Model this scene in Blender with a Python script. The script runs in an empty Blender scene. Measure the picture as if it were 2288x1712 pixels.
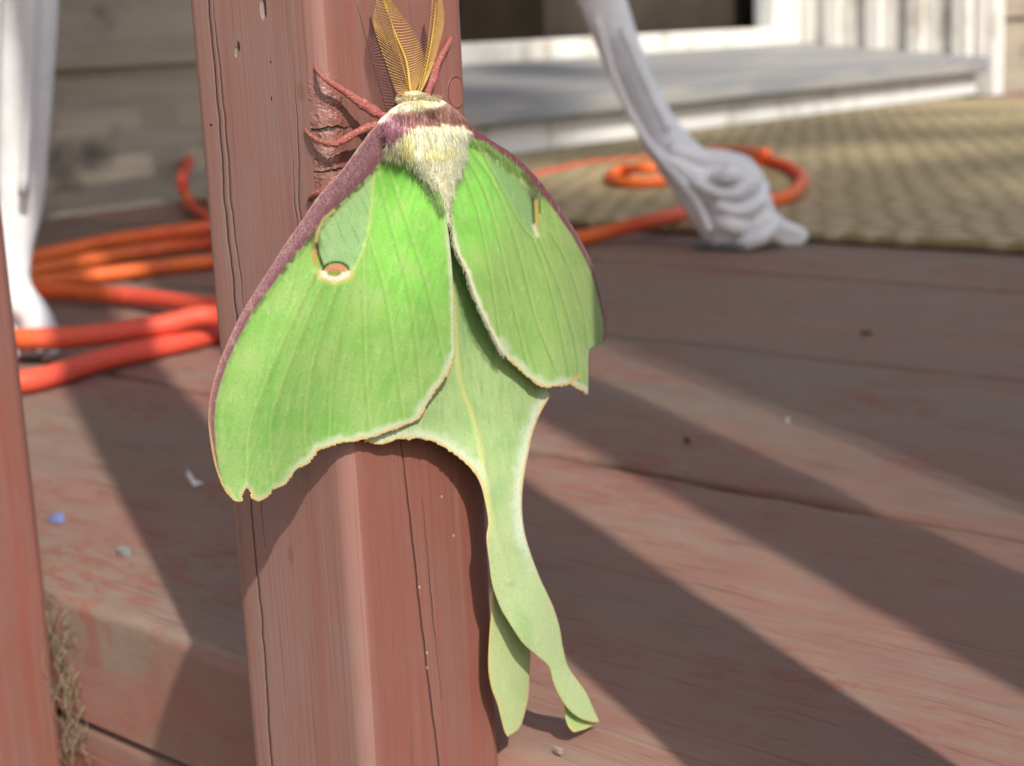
import bpy, bmesh, math, random
import numpy as np
from mathutils import Vector, Matrix, noise
from mathutils.geometry import delaunay_2d_cdt
random.seed(7); rng = np.random.default_rng(7)
sc = bpy.context.scene; COL = sc.collection
R = math.radians

# ------------------------------------------------------------------ camera
# world: X runs across the deck boards, Y along boards and railing towards the house, deck top is z = 0 (metres)
FPX = 3600.0; PITCH = R(12.3); ROLL = R(2.65); CH = 0.152
_a = R(-47.6)
_M = np.array([[math.cos(_a), -math.sin(_a), 0], [math.sin(_a), math.cos(_a), 0], [0, 0, 1.0]])
CC = np.array([0, 0, CH])
_f = np.array([0, math.cos(PITCH), -math.sin(PITCH)]); _u = np.array([0, math.sin(PITCH), math.cos(PITCH)]); _r0 = np.array([1.0, 0, 0])
CF = _M @ _f
CR = _M @ (math.cos(ROLL)*_r0 - math.sin(ROLL)*_u)
CD = _M @ (-math.cos(ROLL)*_u - math.sin(ROLL)*_r0)
cam = bpy.data.cameras.new('camera'); camo = bpy.data.objects.new('camera', cam); COL.objects.link(camo)
mw = Matrix.Identity(4)
for i in range(3):
    mw[i][0] = CR[i]; mw[i][1] = -CD[i]; mw[i][2] = -CF[i]; mw[i][3] = CC[i]
camo.matrix_world = mw
cam.sensor_width = 36; cam.lens = FPX/2288*36; cam.clip_start = 0.01; cam.clip_end = 300
cam.dof.use_dof = True; cam.dof.focus_distance = 0.294; cam.dof.aperture_fstop = 27; cam.dof.aperture_blades = 0
sc.camera = camo
cy = sc.cycles; cy.max_bounces = 6; cy.diffuse_bounces = 4; cy.glossy_bounces = 2; cy.transmission_bounces = 3; cy.caustics_reflective = False; cy.caustics_refractive = False

# ------------------------------------------------------------------ sky, sun, exposure
SUN_EL = R(41); SH = np.array([0.463, 0.886])          # horizontal direction the sunlight travels
LDIR = Vector((SH[0]*math.cos(SUN_EL), SH[1]*math.cos(SUN_EL), -math.sin(SUN_EL)))
world = bpy.data.worlds.new('World'); sc.world = world; world.use_nodes = True
nt = world.node_tree; nt.nodes.clear()
sky = nt.nodes.new('ShaderNodeTexSky'); sky.sky_type = 'NISHITA'; sky.sun_disc = False
sky.sun_elevation = SUN_EL; sky.sun_rotation = math.atan2(-SH[0], -SH[1]); sky.dust_density = 2.5; sky.ozone_density = 0.6
bg = nt.nodes.new('ShaderNodeBackground'); bg.inputs[1].default_value = 0.132
wo = nt.nodes.new('ShaderNodeOutputWorld')
nt.links.new(sky.outputs[0], bg.inputs[0]); nt.links.new(bg.outputs[0], wo.inputs[0])
sun = bpy.data.lights.new('sun', 'SUN'); suno = bpy.data.objects.new('sun', sun); COL.objects.link(suno)
sun.energy = 3.4; sun.angle = R(0.9); sun.color = (1, 0.94, 0.85)
suno.rotation_euler = LDIR.to_track_quat('-Z', 'Y').to_euler(); suno.location = (-2, -4, 5)
vs = sc.view_settings; vs.view_transform = 'Standard'; vs.look = 'None'; vs.exposure = 0.42; vs.gamma = 1; vs.use_curve_mapping = False

# ------------------------------------------------------------------ helpers
def ray(x, y): return CF + (x-1144)/FPX*CR + (y-856)/FPX*CD
def on_ground(x, y, z=0.0): q = ray(x, y); return CC + q*((z-CH)/q[2])
def on_plane(x, y, ax, val): q = ray(x, y); return CC + q*((val-CC[ax])/q[ax])
def rays(x, y):
    return CF[None] + ((x-1144)/FPX)[:, None]*CR[None] + ((y-856)/FPX)[:, None]*CD[None]
def lin(c):
    c = np.asarray(c, float)/255.0
    return np.where(c <= 0.04045, c/12.92, ((c+0.055)/1.055)**2.4)
def L3(*c): return tuple(float(v) for v in lin(c)) + (1,)

def tag(o, label=None, cat=None, group=None, kind=None):
    if label: o['label'] = label
    if cat: o['category'] = cat
    if group: o['group'] = group
    if kind: o['kind'] = kind
    return o
def empty(name, loc, label=None, cat=None, group=None):
    o = bpy.data.objects.new(name, None); COL.objects.link(o); o.location = loc; o.empty_display_size = 0.02
    return tag(o, label, cat, group)
def link_mesh(name, me, mat, parent=None, smooth=False):
    o = bpy.data.objects.new(name, me); COL.objects.link(o)
    if mat and not me.materials: me.materials.append(mat)
    if smooth: me.polygons.foreach_set('use_smooth', [True]*len(me.polygons))
    if parent is not None:
        o.parent = parent; o.matrix_parent_inverse = Matrix.Translation(parent.location).inverted()
    return o
def mesh_from(name, v, f):
    me = bpy.data.meshes.new(name); me.from_pydata([tuple(p) for p in v], [], [tuple(int(i) for i in q) for q in f]); me.update(); return me
def bm_obj(name, bm, mat, parent=None, smooth=False):
    bmesh.ops.recalc_face_normals(bm, faces=bm.faces)
    me = bpy.data.meshes.new(name); bm.to_mesh(me); bm.free()
    return link_mesh(name, me, mat, parent, smooth)
def add_box(bm, x0, x1, y0, y1, z0, z1, bev=0.0, seg=2):
    b = bmesh.new()
    bmesh.ops.create_cube(b, size=1)
    for v in b.verts:
        v.co = Vector(((x0+x1)/2+v.co.x*(x1-x0), (y0+y1)/2+v.co.y*(y1-y0), (z0+z1)/2+v.co.z*(z1-z0)))
    if bev: bmesh.ops.bevel(b, geom=b.edges[:], offset=bev, segments=seg, affect='EDGES', profile=0.6)
    me = bpy.data.meshes.new('tmp'); b.to_mesh(me); b.free(); bm.from_mesh(me); bpy.data.meshes.remove(me)
def box(name, b, mat, parent=None, bev=0.0, seg=2):
    bm = bmesh.new(); add_box(bm, *b, bev=bev, seg=seg); return bm_obj(name, bm, mat, parent)
def catmull(P, n=8):
    P = np.asarray(P, float); out = []
    Q = np.vstack([2*P[0]-P[1], P, 2*P[-1]-P[-2]])
    for i in range(1, len(Q)-2):
        p0, p1, p2, p3 = Q[i-1:i+3]
        for k in range(n):
            t = k/n
            out.append(0.5*((2*p1)+(-p0+p2)*t+(2*p0-5*p1+4*p2-p3)*t*t+(-p0+3*p1-3*p2+p3)*t**3))
    out.append(Q[-2]); return np.array(out)
def tube_geo(P, rad, sides=10, flat=None, cap=True):
    """tube along points; flat = (axis vector, factor) squeezes the section along that axis"""
    P = np.asarray(P, float); n = len(P); rad = np.broadcast_to(np.asarray(rad, float), (n,))
    T = np.gradient(P, axis=0); T /= np.linalg.norm(T, axis=1)[:, None]+1e-12
    ref = np.array([0.31, 0.17, 0.93]); V = []
    nrm = np.cross(T[0], ref); nrm /= np.linalg.norm(nrm)
    for i in range(n):
        nrm = nrm-(nrm@T[i])*T[i]; nrm /= np.linalg.norm(nrm)+1e-12
        b = np.cross(T[i], nrm)
        for k in range(sides):
            a = 2*math.pi*k/sides
            off = (math.cos(a)*nrm+math.sin(a)*b)*rad[i]
            if flat is not None: off = off-(off@flat[0])*flat[0]*(1-flat[1])
            V.append(P[i]+off)
    F = []
    for i in range(n-1):
        for k in range(sides):
            F.append((i*sides+k, i*sides+(k+1) % sides, (i+1)*sides+(k+1) % sides, (i+1)*sides+k))
    if cap:
        F.append(tuple(range(sides))[::-1]); F.append(tuple((n-1)*sides+k for k in range(sides)))
    return V, F
def tubes(name, items, mat, parent=None, sides=8):
    V, F = [], []
    for it in items:
        v, f = tube_geo(*it[:2], sides=sides, flat=it[2] if len(it) > 2 else None)
        o = len(V); V += v; F += [tuple(i+o for i in q) for q in f]
    return link_mesh(name, mesh_from(name, V, F), mat, parent, True)

# ------------------------------------------------------------------ node expression helper
def smooth_closed_px(P, step):
    P = np.asarray(P, float); n = len(P); out = []
    for i in range(n):
        p0, p1, p2, p3 = P[i-1], P[i], P[(i+1) % n], P[(i+2) % n]; k = max(1, int(np.hypot(*(p2-p1))/step))
        for j in range(k):
            t = j/k; out.append(0.5*((2*p1)+(-p0+p2)*t+(2*p0-5*p1+4*p2-p3)*t*t+(-p0+3*p1-3*p2+p3)*t**3))
    return np.array(out)
class E:
    def __init__(s, t, k): s.t, s.k = t, k
    def _m(s, op, *o):
        n = s.t.nodes.new('ShaderNodeMath'); n.operation = op
        for i, v in enumerate((s,)+o):
            if isinstance(v, E): s.t.links.new(v.k, n.inputs[i])
            else: n.inputs[i].default_value = v
        return E(s.t, n.outputs[0])
    def __add__(s, o): return s._m('ADD', o)
    __radd__ = __add__
    def __sub__(s, o): return s._m('SUBTRACT', o)
    def __rsub__(s, o): return (s*-1.0)+o
    def __mul__(s, o): return s._m('MULTIPLY', o)
    __rmul__ = __mul__
    def __truediv__(s, o): return s._m('DIVIDE', o)
    def abs(s): return s._m('ABSOLUTE')
    def min(s, o): return s._m('MINIMUM', o)
    def max(s, o): return s._m('MAXIMUM', o)
    def pow(s, o): return s._m('POWER', o)
    def lt(s, o): return s._m('LESS_THAN', o)
    def gt(s, o): return s._m('GREATER_THAN', o)
    def sin(s): return s._m('SINE')
    def fract(s): return s._m('FRACT')
    def sqrt(s): return s._m('SQRT')
    def step(s, a, b, c=0.0, d=1.0):
        n = s.t.nodes.new('ShaderNodeMapRange'); n.interpolation_type = 'SMOOTHSTEP'; n.clamp = True
        s.t.links.new(s.k, n.inputs[0])
        for i, v in enumerate((a, b, c, d)): n.inputs[i+1].default_value = v
        return E(s.t, n.outputs[0])
class Mat:
    def __init__(s, name, rough=0.6, spec=0.35):
        s.m = bpy.data.materials.new(name); s.m.use_nodes = True; s.t = s.m.node_tree
        s.b = s.t.nodes['Principled BSDF']; s.b.inputs['Roughness'].default_value = rough; s.b.inputs['Specular IOR Level'].default_value = spec
        s.out = s.t.nodes['Material Output']
        tc = s.t.nodes.new('ShaderNodeTexCoord'); s.obj = tc.outputs['Object']; s.gen = tc.outputs['Generated']
        sp = s.t.nodes.new('ShaderNodeSeparateXYZ'); s.t.links.new(s.obj, sp.inputs[0])
        s.x, s.y, s.z = [E(s.t, o) for o in sp.outputs]
    def vec(s, sx=1, sy=1, sz=1, off=0.0):
        n = s.t.nodes.new('ShaderNodeMapping'); s.t.links.new(s.obj, n.inputs[0]); n.inputs[3].default_value = (sx, sy, sz); n.inputs[1].default_value = (off, off*1.7, off*.6)
        return n.outputs[0]
    def noise(s, sx=1, sy=1, sz=1, detail=3, rough=0.55, off=0.0, dist=0.0):
        n = s.t.nodes.new('ShaderNodeTexNoise'); s.t.links.new(s.vec(sx, sy, sz, off), n.inputs['Vector'])
        n.inputs['Scale'].default_value = 1; n.inputs['Detail'].default_value = detail; n.inputs['Roughness'].default_value = rough; n.inputs['Distortion'].default_value = dist
        return E(s.t, n.outputs[0])
    def voro(s, sx=1, sy=1, sz=1, feature='F1', off=0.0):
        n = s.t.nodes.new('ShaderNodeTexVoronoi'); s.t.links.new(s.vec(sx, sy, sz, off), n.inputs['Vector']); n.feature = feature; n.inputs['Scale'].default_value = 1
        return E(s.t, n.outputs['Distance'])
    def rand(s):
        return E(s.t, s.t.nodes.new('ShaderNodeObjectInfo').outputs['Random'])
    def mix(s, fac, a, b, mode='MIX'):
        n = s.t.nodes.new('ShaderNodeMix'); n.data_type = 'RGBA'; n.blend_type = mode; n.clamp_factor = True
        for i, v in ((0, fac), (6, a), (7, b)):
            if isinstance(v, E): s.t.links.new(v.k, n.inputs[i])
            elif hasattr(v, 'is_output'): s.t.links.new(v, n.inputs[i])
            else: n.inputs[i].default_value = v
        return n.outputs[2]
    def color(s, c):
        if hasattr(c, 'is_output'): s.t.links.new(c, s.b.inputs['Base Color'])
        else: s.b.inputs['Base Color'].default_value = c
        return s
    def rough(s, e): s.t.links.new(e.k, s.b.inputs['Roughness']); return s
    def bump(s, e, dist=0.001, strength=1.0):
        n = s.t.nodes.new('ShaderNodeBump'); n.inputs['Distance'].default_value = dist; n.inputs['Strength'].default_value = strength
        s.t.links.new(e.k, n.inputs['Height']); s.t.links.new(n.outputs[0], s.b.inputs['Normal']); return s

# ------------------------------------------------------------------ materials
def deck_material(name, seed=0.0):
    m = Mat(name, 0.66, 0.3)
    g = m.noise(620, 16, 60, 3, .7, seed)            # grain runs along Y
    big = m.noise(9, 4, 9, 3, .6, seed+3)
    mid = m.noise(90, 26, 30, 3, .7, seed+9)
    chip = m.noise(230, 75, 60, 3, .7, seed+21, .6)
    zone = m.noise(14, 8, 9, 3, .6, seed+31)
    c = m.mix(big.step(.36, .64), (.262, .136, .104, 1), (.232, .162, .124, 1))
    c = m.mix((mid*.55+g*.45).step(.44, .64)*.65, c, (.250, .196, .150, 1))
    c = m.mix((chip*.7+zone*.3).step(.52, .60)*zone.step(.40, .62)*.65, c, (.262, .092, .068, 1))
    c = m.mix((g*.6+mid*.4).step(.34, .46, 1, 0)*.6, c, (.085, .062, .048, 1))
    c = m.mix(m.voro(26, 15, 10, off=seed+5).step(.03, .12, 1, 0)*m.noise(30, 22, 9, 2, .5, seed+2).step(.5, .62)*.7, c, (.05, .055, .045, 1))
    c = m.mix(m.x.lt(.2368)*.75, c, m.mix(mid.step(.35, .65), (.285, .118, .092, 1), (.255, .150, .120, 1)))
    m.color(c); m.rough(mid.step(.3, .7, .55, .8))
    m.bump(g*.7+mid*.5, .0009, .9)
    return m.m
M_DECK = deck_material('weathered_red_deck_paint')
M_RIM = (lambda m: (m.color(m.mix(m.noise(30, 8, 60, 3, .6).step(.42, .62), (.27, .105, .082, 1), (.24, .145, .115, 1))),
                    m.bump(m.noise(60, 14, 190, 3, .65)*.8+m.noise(20, 8, 40)*.5, .0009), m.m)[-1])(Mat('rim_paint', .6))

def baluster_material(name, detailed):
    m = Mat(name, 0.47, 0.45)
    fine = m.noise(900, 900, 22, 4, .6); grain = m.noise(330, 330, 9, 3, .62, 4.0); blot = m.noise(70, 70, 30, 3, .6, 8.0)
    streak = m.noise(180, 180, 5, 3, .55, 13.0)
    c = m.mix(blot.step(.35, .68), (.222, .088, .068, 1), (.212, .098, .080, 1))
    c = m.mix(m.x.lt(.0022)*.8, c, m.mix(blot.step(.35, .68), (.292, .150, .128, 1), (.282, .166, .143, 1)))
    nz = m.noise(900, 900, 900, 2)-.5
    c = m.mix(streak.step(.52, .70)*.4, c, (.245, .070, .050, 1))
    c = m.mix(grain.step(.52, .68)*.28, c, (.27, .160, .138, 1)); c = m.mix(grain.step(.30, .44, 1, 0)*.22, c, (.20, .065, .052, 1))
    c = m.mix(fine.step(.30, .42, 1, 0)*.4, c, (.13, .055, .045, 1))
    h = grain*.36+fine*.34+m.noise(45, 45, 45, 3, .5, 2.0)*.4
    wob = (m.noise(1, 1, 26, 3, .6, 1.0)-.5)
    wob2 = (m.noise(1, 1, 120, 4, .7, 5.0)-.5)
    def crack(axis, at, slope, z0, z1, wid, amp=.004, dark=.9, other=None):
        nonlocal c, h
        along = m.y if axis == 'y' else m.x; face = m.x if axis == 'y' else m.y
        d = (along-(m.z*slope+at)-wob*amp-wob2*.0012).abs()
        width = (m.z-z0).abs().min((m.z-z1).abs())
        w = width.step(0, .03, .15*wid, wid)
        inz = m.z.gt(z0)*m.z.lt(z1)*face.lt(.0025)
        k = (d/w).step(.55, 1.25, 1, 0)*inz
        c = m.mix(k*dark, c, (.045, .018, .016, 1)); h = h-k*1.6-(d/w).step(.8, 3.5, 1, 0)*inz*.25
    if detailed:
        crack('y', .0307, 0.0, -.2, .9, .00024, .0035)                 # long check down the left face
        crack('y', .0262, .02, .095, .165, .00020, .004, .8)
        crack('y', .0262, 0.02, .052, .083, .0003, .002)
        crack('y', .0120, -.03, .085, .15, .00016, .004, .5)
        crack('y', .0085, .01, .105, .136, .00018, .003, .6)
        crack('x', .0193, -.070, -.2, .085, .00020, .0015, .85); crack('x', .0220, -.05, .018, .062, .00014, .0015, .6)
        def spot(axis, a, z, ra, rz, kind):
            nonlocal c, h
            along = m.y if axis == 'y' else m.x; face = m.x if axis == 'y' else m.y
            e = (((along-a)/ra).pow(2.0)+((m.z-z)/rz).pow(2.0)+nz*(.05 if kind == 'ring' else .7)).max(0.0).sqrt()
            k = face.lt(.0042)
            if kind == 'slit':
                zz = (m.z-z-(m.noise(520, 1, 1, 3, .6)-.5)*.0022).abs()/rz; e2 = ((along-a).abs()/ra)
                q = (zz+e2*.8).step(.6, 1.3, 1, 0)*k; c = m.mix(q, c, (.03, .02, .018, 1)); h = h-q*1.5
            if kind == 'hole':
                q = e.step(.7, 1.1, 1, 0)*k; c = m.mix(q, c, (.03, .02, .018, 1)); h = h-q*2
            elif kind == 'stain':
                q = e.step(.6, 1.2, 1, 0)*k; c = m.mix(q*.55, c, (.21, .085, .055, 1))
            elif kind == 'bare':
                q = e.step(.7, 1.1, 1, 0)*k; c = m.mix(q*.8, c, (.42, .33, .29, 1)); h = h-q*.5
            elif kind == 'ring':
                q = (e-1.0).abs().step(.0, .09, 1, 0)*k; h = h+q*.55; c = m.mix(e.step(.95, 1.0, 1, 0)*k*.35, c, (.30, .10, .075, 1)); c = m.mix(q*.35, c, (.16, .06, .05, 1))
            elif kind == 'blister':
                q = e.step(.3, 1.1, 1, 0)*k
                bn = m.noise(330, 330, 420, 3, .6, 7.0, .8); h = h+q*(bn*2.6)
                c = m.mix(q*(bn-.47).abs().step(0, .012, 1, 0)*.5*blot.step(.45, .6), c, (.08, .03, .025, 1))
        spot('y', .0146, .1585, .0005, .0022, 'hole'); spot('y', .0152, .1580, .0007, .0020, 'bare')
        spot('y', .0230, .1515, .0004, .0010, 'hole'); spot('y', .0238, .1505, .0005, .0010, 'bare')
        spot('y', .0141, .1484, .00018, .0003, 'hole'); spot('y', .0146, .1417, .00018, .0005, 'hole'); spot('y', .0334, .1368, .00045, .00028, 'hole')
        spot('y', .0062, .143, .0012, .0020, 'stain'); spot('y', .0192, .0517, .0010, .0022, 'stain')
        spot('x', .0347, .1409, .0024, .0030, 'ring')
        spot('x', .0015, .1375, .0042, .0090, 'blister'); spot('x', .0010, .1290, .0040, .0040, 'blister')
        spot('x', .0015, .1361, .0042, .00036, 'slit'); spot('x', .0020, .1285, .0036, .00022, 'slit')
        for (a, z) in ((.0175, .0297), (.0172, .0265), (.0242, .061), (.0165, .044), (.027, .052)): spot('x', a, z, .00035, .0004, 'bare')
    m.color(c); m.bump(h, .00042, .9); m.rough(blot.step(.3, .7, .42, .58))
    return m.m
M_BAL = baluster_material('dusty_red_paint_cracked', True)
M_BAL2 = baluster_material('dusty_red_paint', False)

def simple(name, col, rough=.6, spec=.35, nscale=0, amt=.25, dark=None, bump=0, bscale=None):
    m = Mat(name, rough, spec)
    if nscale:
        n = m.noise(nscale, nscale, nscale, 4, .6)
        d = dark or tuple(v*(1-amt) for v in col[:3])+(1,)
        m.color(m.mix(n.step(.38, .64), col, d))
        if bump: m.bump(m.noise(bscale or nscale*3, bscale or nscale*3, bscale or nscale*3, 4), bump)
    else: m.color(col)
    return m.m
M_CORD = (lambda m: (m.color(m.mix(m.noise(7, 7, 7, 2).step(.42, .60), m.mix(m.noise(60, 60, 60, 3).step(.4, .65), (.82, .17, .035, 1), (.70, .135, .035, 1)), (.74, .095, .055, 1))), m.bump(m.noise(120, 120, 120)*1.0, .0006), m.m)[-1])(Mat('orange_vinyl_jacket', .52, .35))
M_CHAIR = simple('white_cast_metal_paint', (.84, .85, .87, 1), .45, .4, 30, .2, (.72, .73, .74, 1), .0006, 160)
M_RUBBER = simple('grey_foot_pad', (.19, .20, .21, 1), .7)
M_SIDING = (lambda m: (m.color(m.mix(m.noise(9, 9, 9, 3, .6).step(.56, .72), m.mix(m.noise(5, 20, 60, 4).step(.4, .65), (.37, .318, .245, 1), (.32, .272, .205, 1)), (.12, .10, .08, 1))),
                       m.bump(m.noise(14, 60, 180, 4)*1.0, .001), m.m)[-1])(Mat('beige_siding_paint', .7))
M_WHITE = (lambda m: (m.color(m.mix(m.noise(14, 14, 8, 3, .65).step(.50, .72), (.74, .725, .68, 1), (.50, .46, .39, 1))), m.bump(m.noise(60, 60, 60)*1.0, .0006), m.m)[-1])(Mat('grimy_white_trim_paint', .55))
M_GREY = (lambda m: (m.color(m.mix(m.noise(4, 30, 30, 3, .65).step(.42, .64), (.235, .245, .26, 1), (.33, .32, .295, 1))), m.bump(m.noise(8, 70, 70)*1.0, .001), m.m)[-1])(Mat('worn_grey_sill_paint', .6))
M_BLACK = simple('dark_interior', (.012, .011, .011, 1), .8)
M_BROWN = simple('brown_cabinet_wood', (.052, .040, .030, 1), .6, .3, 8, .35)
M_SOIL = simple('soil_and_grass', (.09, .105, .045, 1), .9, .1, 2.0, .5, (.13, .10, .065, 1))
M_STRAW = simple('dry_straw', (.30, .25, .16, 1), .8, .2, 300, .5)
M_BARK = simple('grey_brown_bark', (.12, .095, .07, 1), .9, .1, 20, .4, None, .01)
M_LEAF = simple('tree_leaf', (.06, .115, .03, 1), .55, .3, 3, .35)
def rug_material():
    m = Mat('woven_straw_rug', .8, .2)
    u = m.x*44.0+(m.noise(24, 24, 1, 2)-.5)*1.1; v = m.y*36.0+(m.noise(20, 20, 1, 2, .5, 4.0)-.5)*1.1
    s = (u*math.pi).sin().abs()*(v*math.pi+(u-u.fract())*math.pi*.5).sin().abs()
    n = m.noise(20, 12, 1, 4); fib = m.noise(300, 90, 1, 3)
    c = m.mix(s.step(.22, .62), (.30, .235, .120, 1), (.50, .405, .250, 1))
    c = m.mix(n.step(.45, .65)*.5, c, (.33, .27, .15, 1)); c = m.mix(fib.step(.5, .7)*.3, c, (.17, .13, .075, 1))
    m.color(c); m.bump(s*1.0+fib*.2, .0012); return m.m
M_RUG = rug_material()

# ------------------------------------------------------------------ ground and deck (structure)
bm = bmesh.new(); bmesh.ops.create_grid(bm, x_segments=40, y_segments=40, size=60)
for v in bm.verts: v.co.z = -.62+.03*noise.noise(v.co*.7)
tag(bm_obj('ground', bm, M_SOIL), kind='structure')

deck = tag(empty('deck', (.236, 0, -.3)), kind='structure')
EDGES = [(.2360, .4305), (.4365, .6240), (.6300, .8285), (.8350, 1.0290), (1.0350, 1.2290), (1.2350, 1.429), (1.435, 1.629), (1.635, 1.829), (1.835, 2.029), (2.035, 2.229), (2.235, 2.429), (2.435, 2.629), (2.635, 2.829), (2.835, 3.03), (3.036, 3.23), (3.236, 3.43)]
def plank(i, xa, xb):
    ya, yb = -2.4, 1.335
    near = i < 3
    prof = []                       # cross section (x, z), worn round arrises
    r = .0045 if i == 0 else .0035
    nseg = 5
    for k in range(nseg+1):
        a = math.pi-k/nseg*math.pi/2; prof.append((xa+r+r*math.cos(a), -r+r*math.sin(a)))
    nx = 26 if near else 2
    for k in range(1, nx): prof.append((xa+r+(xb-xa-2*r)*k/nx, 0))
    for k in range(nseg+1):
        a = math.pi/2-k/nseg*math.pi/2; prof.append((xb-r+r*math.cos(a), -r+r*math.sin(a)))
    prof += [(xb, -.0372), (xb-.0008, -.038), (xa+.0008, -.038), (xa, -.0372)]
    if near: ys = np.concatenate([np.linspace(ya, -.05, 40), np.linspace(-.04, .75, 240), np.linspace(.76, yb, 40)])
    else: ys = np.linspace(ya, yb, 12)
    V, F = [], []; n = len(prof)
    for y in ys:
        for (x, z) in prof:
            dx = dz = 0
            if near and z > -.03:
                p = Vector((x*60, y*9, i*7.3)); q = Vector((x*25, y*25, i))
                dz = .0009*noise.noise(p)+.0006*noise.noise(q*2)
                e = max(0, 1-abs(x-xa)/.018)
                if i == 0: dz -= e*.004*max(0, noise.noise(Vector((y*14, 3, 1)))+.25); dx = e*.0035*noise.noise(Vector((y*22, z*90, 5)))
            V.append((x+dx, y, z+dz))
    for j in range(len(ys)-1):
        for k in range(n): F.append((j*n+k, j*n+(k+1) % n, (j+1)*n+(k+1) % n, (j+1)*n+k))
    F.append(tuple(range(n))[::-1]); F.append(tuple((len(ys)-1)*n+k for k in range(n)))
    bmx = bmesh.new(); me = mesh_from('plank', V, F); bmx.from_mesh(me)
    o = bm_obj('plank', bmx, M_DECK, deck, near)
    if near: wn = o.modifiers.new('wn', 'WEIGHTED_NORMAL'); wn.weight = 100
    return o
for i, (a, b) in enumerate(EDGES): plank(i, a, b)
box('rim_joist', (.2375, .276, -2.4, 1.335, -.27, -.0405), M_RIM, deck, .002)
for y in (-2.2, -1.2, -.2, .9): box('joist', (.278, 3.43, y, y+.038, -.26, -.0405), M_RIM, deck)
for x, y in ((.32, -2.2), (.32, 1.1), (3.3, -2.2), (3.3, 1.1)): box('deck_post', (x, x+.09, y+.04, y+.13, -.66, -.0405), M_RIM, deck)

# ------------------------------------------------------------------ balusters and handrail
BX, BY, BW = .1968, .2225, .0392
def baluster_mesh(name, mat, r=.0042, dense=True):
    prof = []
    for cx, cy, a0 in ((r, r, 180), (BW-r, r, 270), (BW-r, BW-r, 0), (r, BW-r, 90)):
        for k in range(6):
            a = R(a0+k*18); prof.append((cx+r*math.cos(a), cy+r*math.sin(a)))
    n = len(prof); zs = np.concatenate([np.linspace(-.24, -.03, 6), np.linspace(-.02, .2, 60 if dense else 8), np.linspace(.22, .93, 10)])
    V, F = [], []
    for z in zs:
        for (x, y) in prof:
            d = .00035*noise.noise(Vector((x*90, y*90, z*30)))
            V.append((x+d, y+d*.8, z))
    for j in range(len(zs)-1):
        for k in range(n): F.append((j*n+k, j*n+(k+1) % n, (j+1)*n+(k+1) % n, (j+1)*n+k))
    F.append(tuple(range(n))[::-1]); F.append(tuple((len(zs)-1)*n+k for k in range(n)))
    me = mesh_from(name, V, F); me.materials.append(mat); return me
def place_baluster(me, y, label, z=0):
    o = link_mesh('baluster', me, None, None, True); o.location = (BX, y, 0)
    w = o.modifiers.new('wn', 'WEIGHTED_NORMAL'); w.keep_sharp = False; w.weight = 100
    return tag(o, label, 'baluster', 'balusters of the deck railing')
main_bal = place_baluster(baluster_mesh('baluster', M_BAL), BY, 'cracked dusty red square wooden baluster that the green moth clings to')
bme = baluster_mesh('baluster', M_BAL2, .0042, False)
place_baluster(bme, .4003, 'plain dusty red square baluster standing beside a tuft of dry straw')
for y in (.0435, -.139, -.331, -.434, -.54, -.645, -.75, -.86, -1.03, -1.2, .578, .756, .934, 1.112, 1.285):  # all out of view; the tightly spaced ones are added to block a sun stripe
    place_baluster(bme, y, 'unseen dusty red square railing baluster farther along the deck edge, there for its shadow, moth and straw not on it')
rail = empty('handrail', (.216, 0, .93), 'dusty red wooden handrail capping the row of balusters along the deck edge', 'handrail')
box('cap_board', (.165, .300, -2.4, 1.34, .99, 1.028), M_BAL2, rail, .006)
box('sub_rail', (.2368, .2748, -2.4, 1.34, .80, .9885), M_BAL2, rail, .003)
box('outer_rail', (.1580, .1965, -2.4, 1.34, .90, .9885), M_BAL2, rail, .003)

# ------------------------------------------------------------------ house wall, step and door
WY = 1.385
house = empty('house_wall', (1.9, WY+.1, -.05), 'beige lap-sided house wall with white corner trim behind the deck', 'house wall')
laps = [-.008, .136]+[.136+.152*k for k in range(1, 17)]
def siding(xa, xb):
    for k in range(len(laps)-1):
        z0, z1 = laps[k], laps[k+1]+.02
        bmx = bmesh.new()
        pr = [(WY-.018, z0), (WY-.006, z1), (WY+.004, z1), (WY-.004, z0)]
        vs_ = [[bmx.verts.new((x, y, z)) for (y, z) in pr] for x in (xa, xb)]
        for j in range(4): bmx.faces.new((vs_[0][j], vs_[0][(j+1) % 4], vs_[1][(j+1) % 4], vs_[1][j]))
        bmx.faces.new(vs_[0]); bmx.faces.new(vs_[1])
        bm_obj('siding_board', bmx, M_SIDING, house)
siding(-1.6, 1.262); siding(2.872, 4.6)
box('wall_sheathing', (-1.6, 1.26, WY+.006, WY+.30, -.3, 2.56), M_SIDING, house)
box('wall_sheathing', (2.87, 4.6, WY+.006, WY+.30, -.3, 2.56), M_SIDING, house)
box('wall_sheathing', (1.2605, 2.8695, WY+.008, WY+.30, 2.12, 2.56), M_SIDING, house)
box('corner_trim', (2.832, 2.872, WY-.032, WY+.004, -.004, 2.5), M_WHITE, house, .002)
box('corner_trim', (1.262, 1.302, WY-.032, WY+.004, -.004, 2.5), M_WHITE, house, .002)

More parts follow.
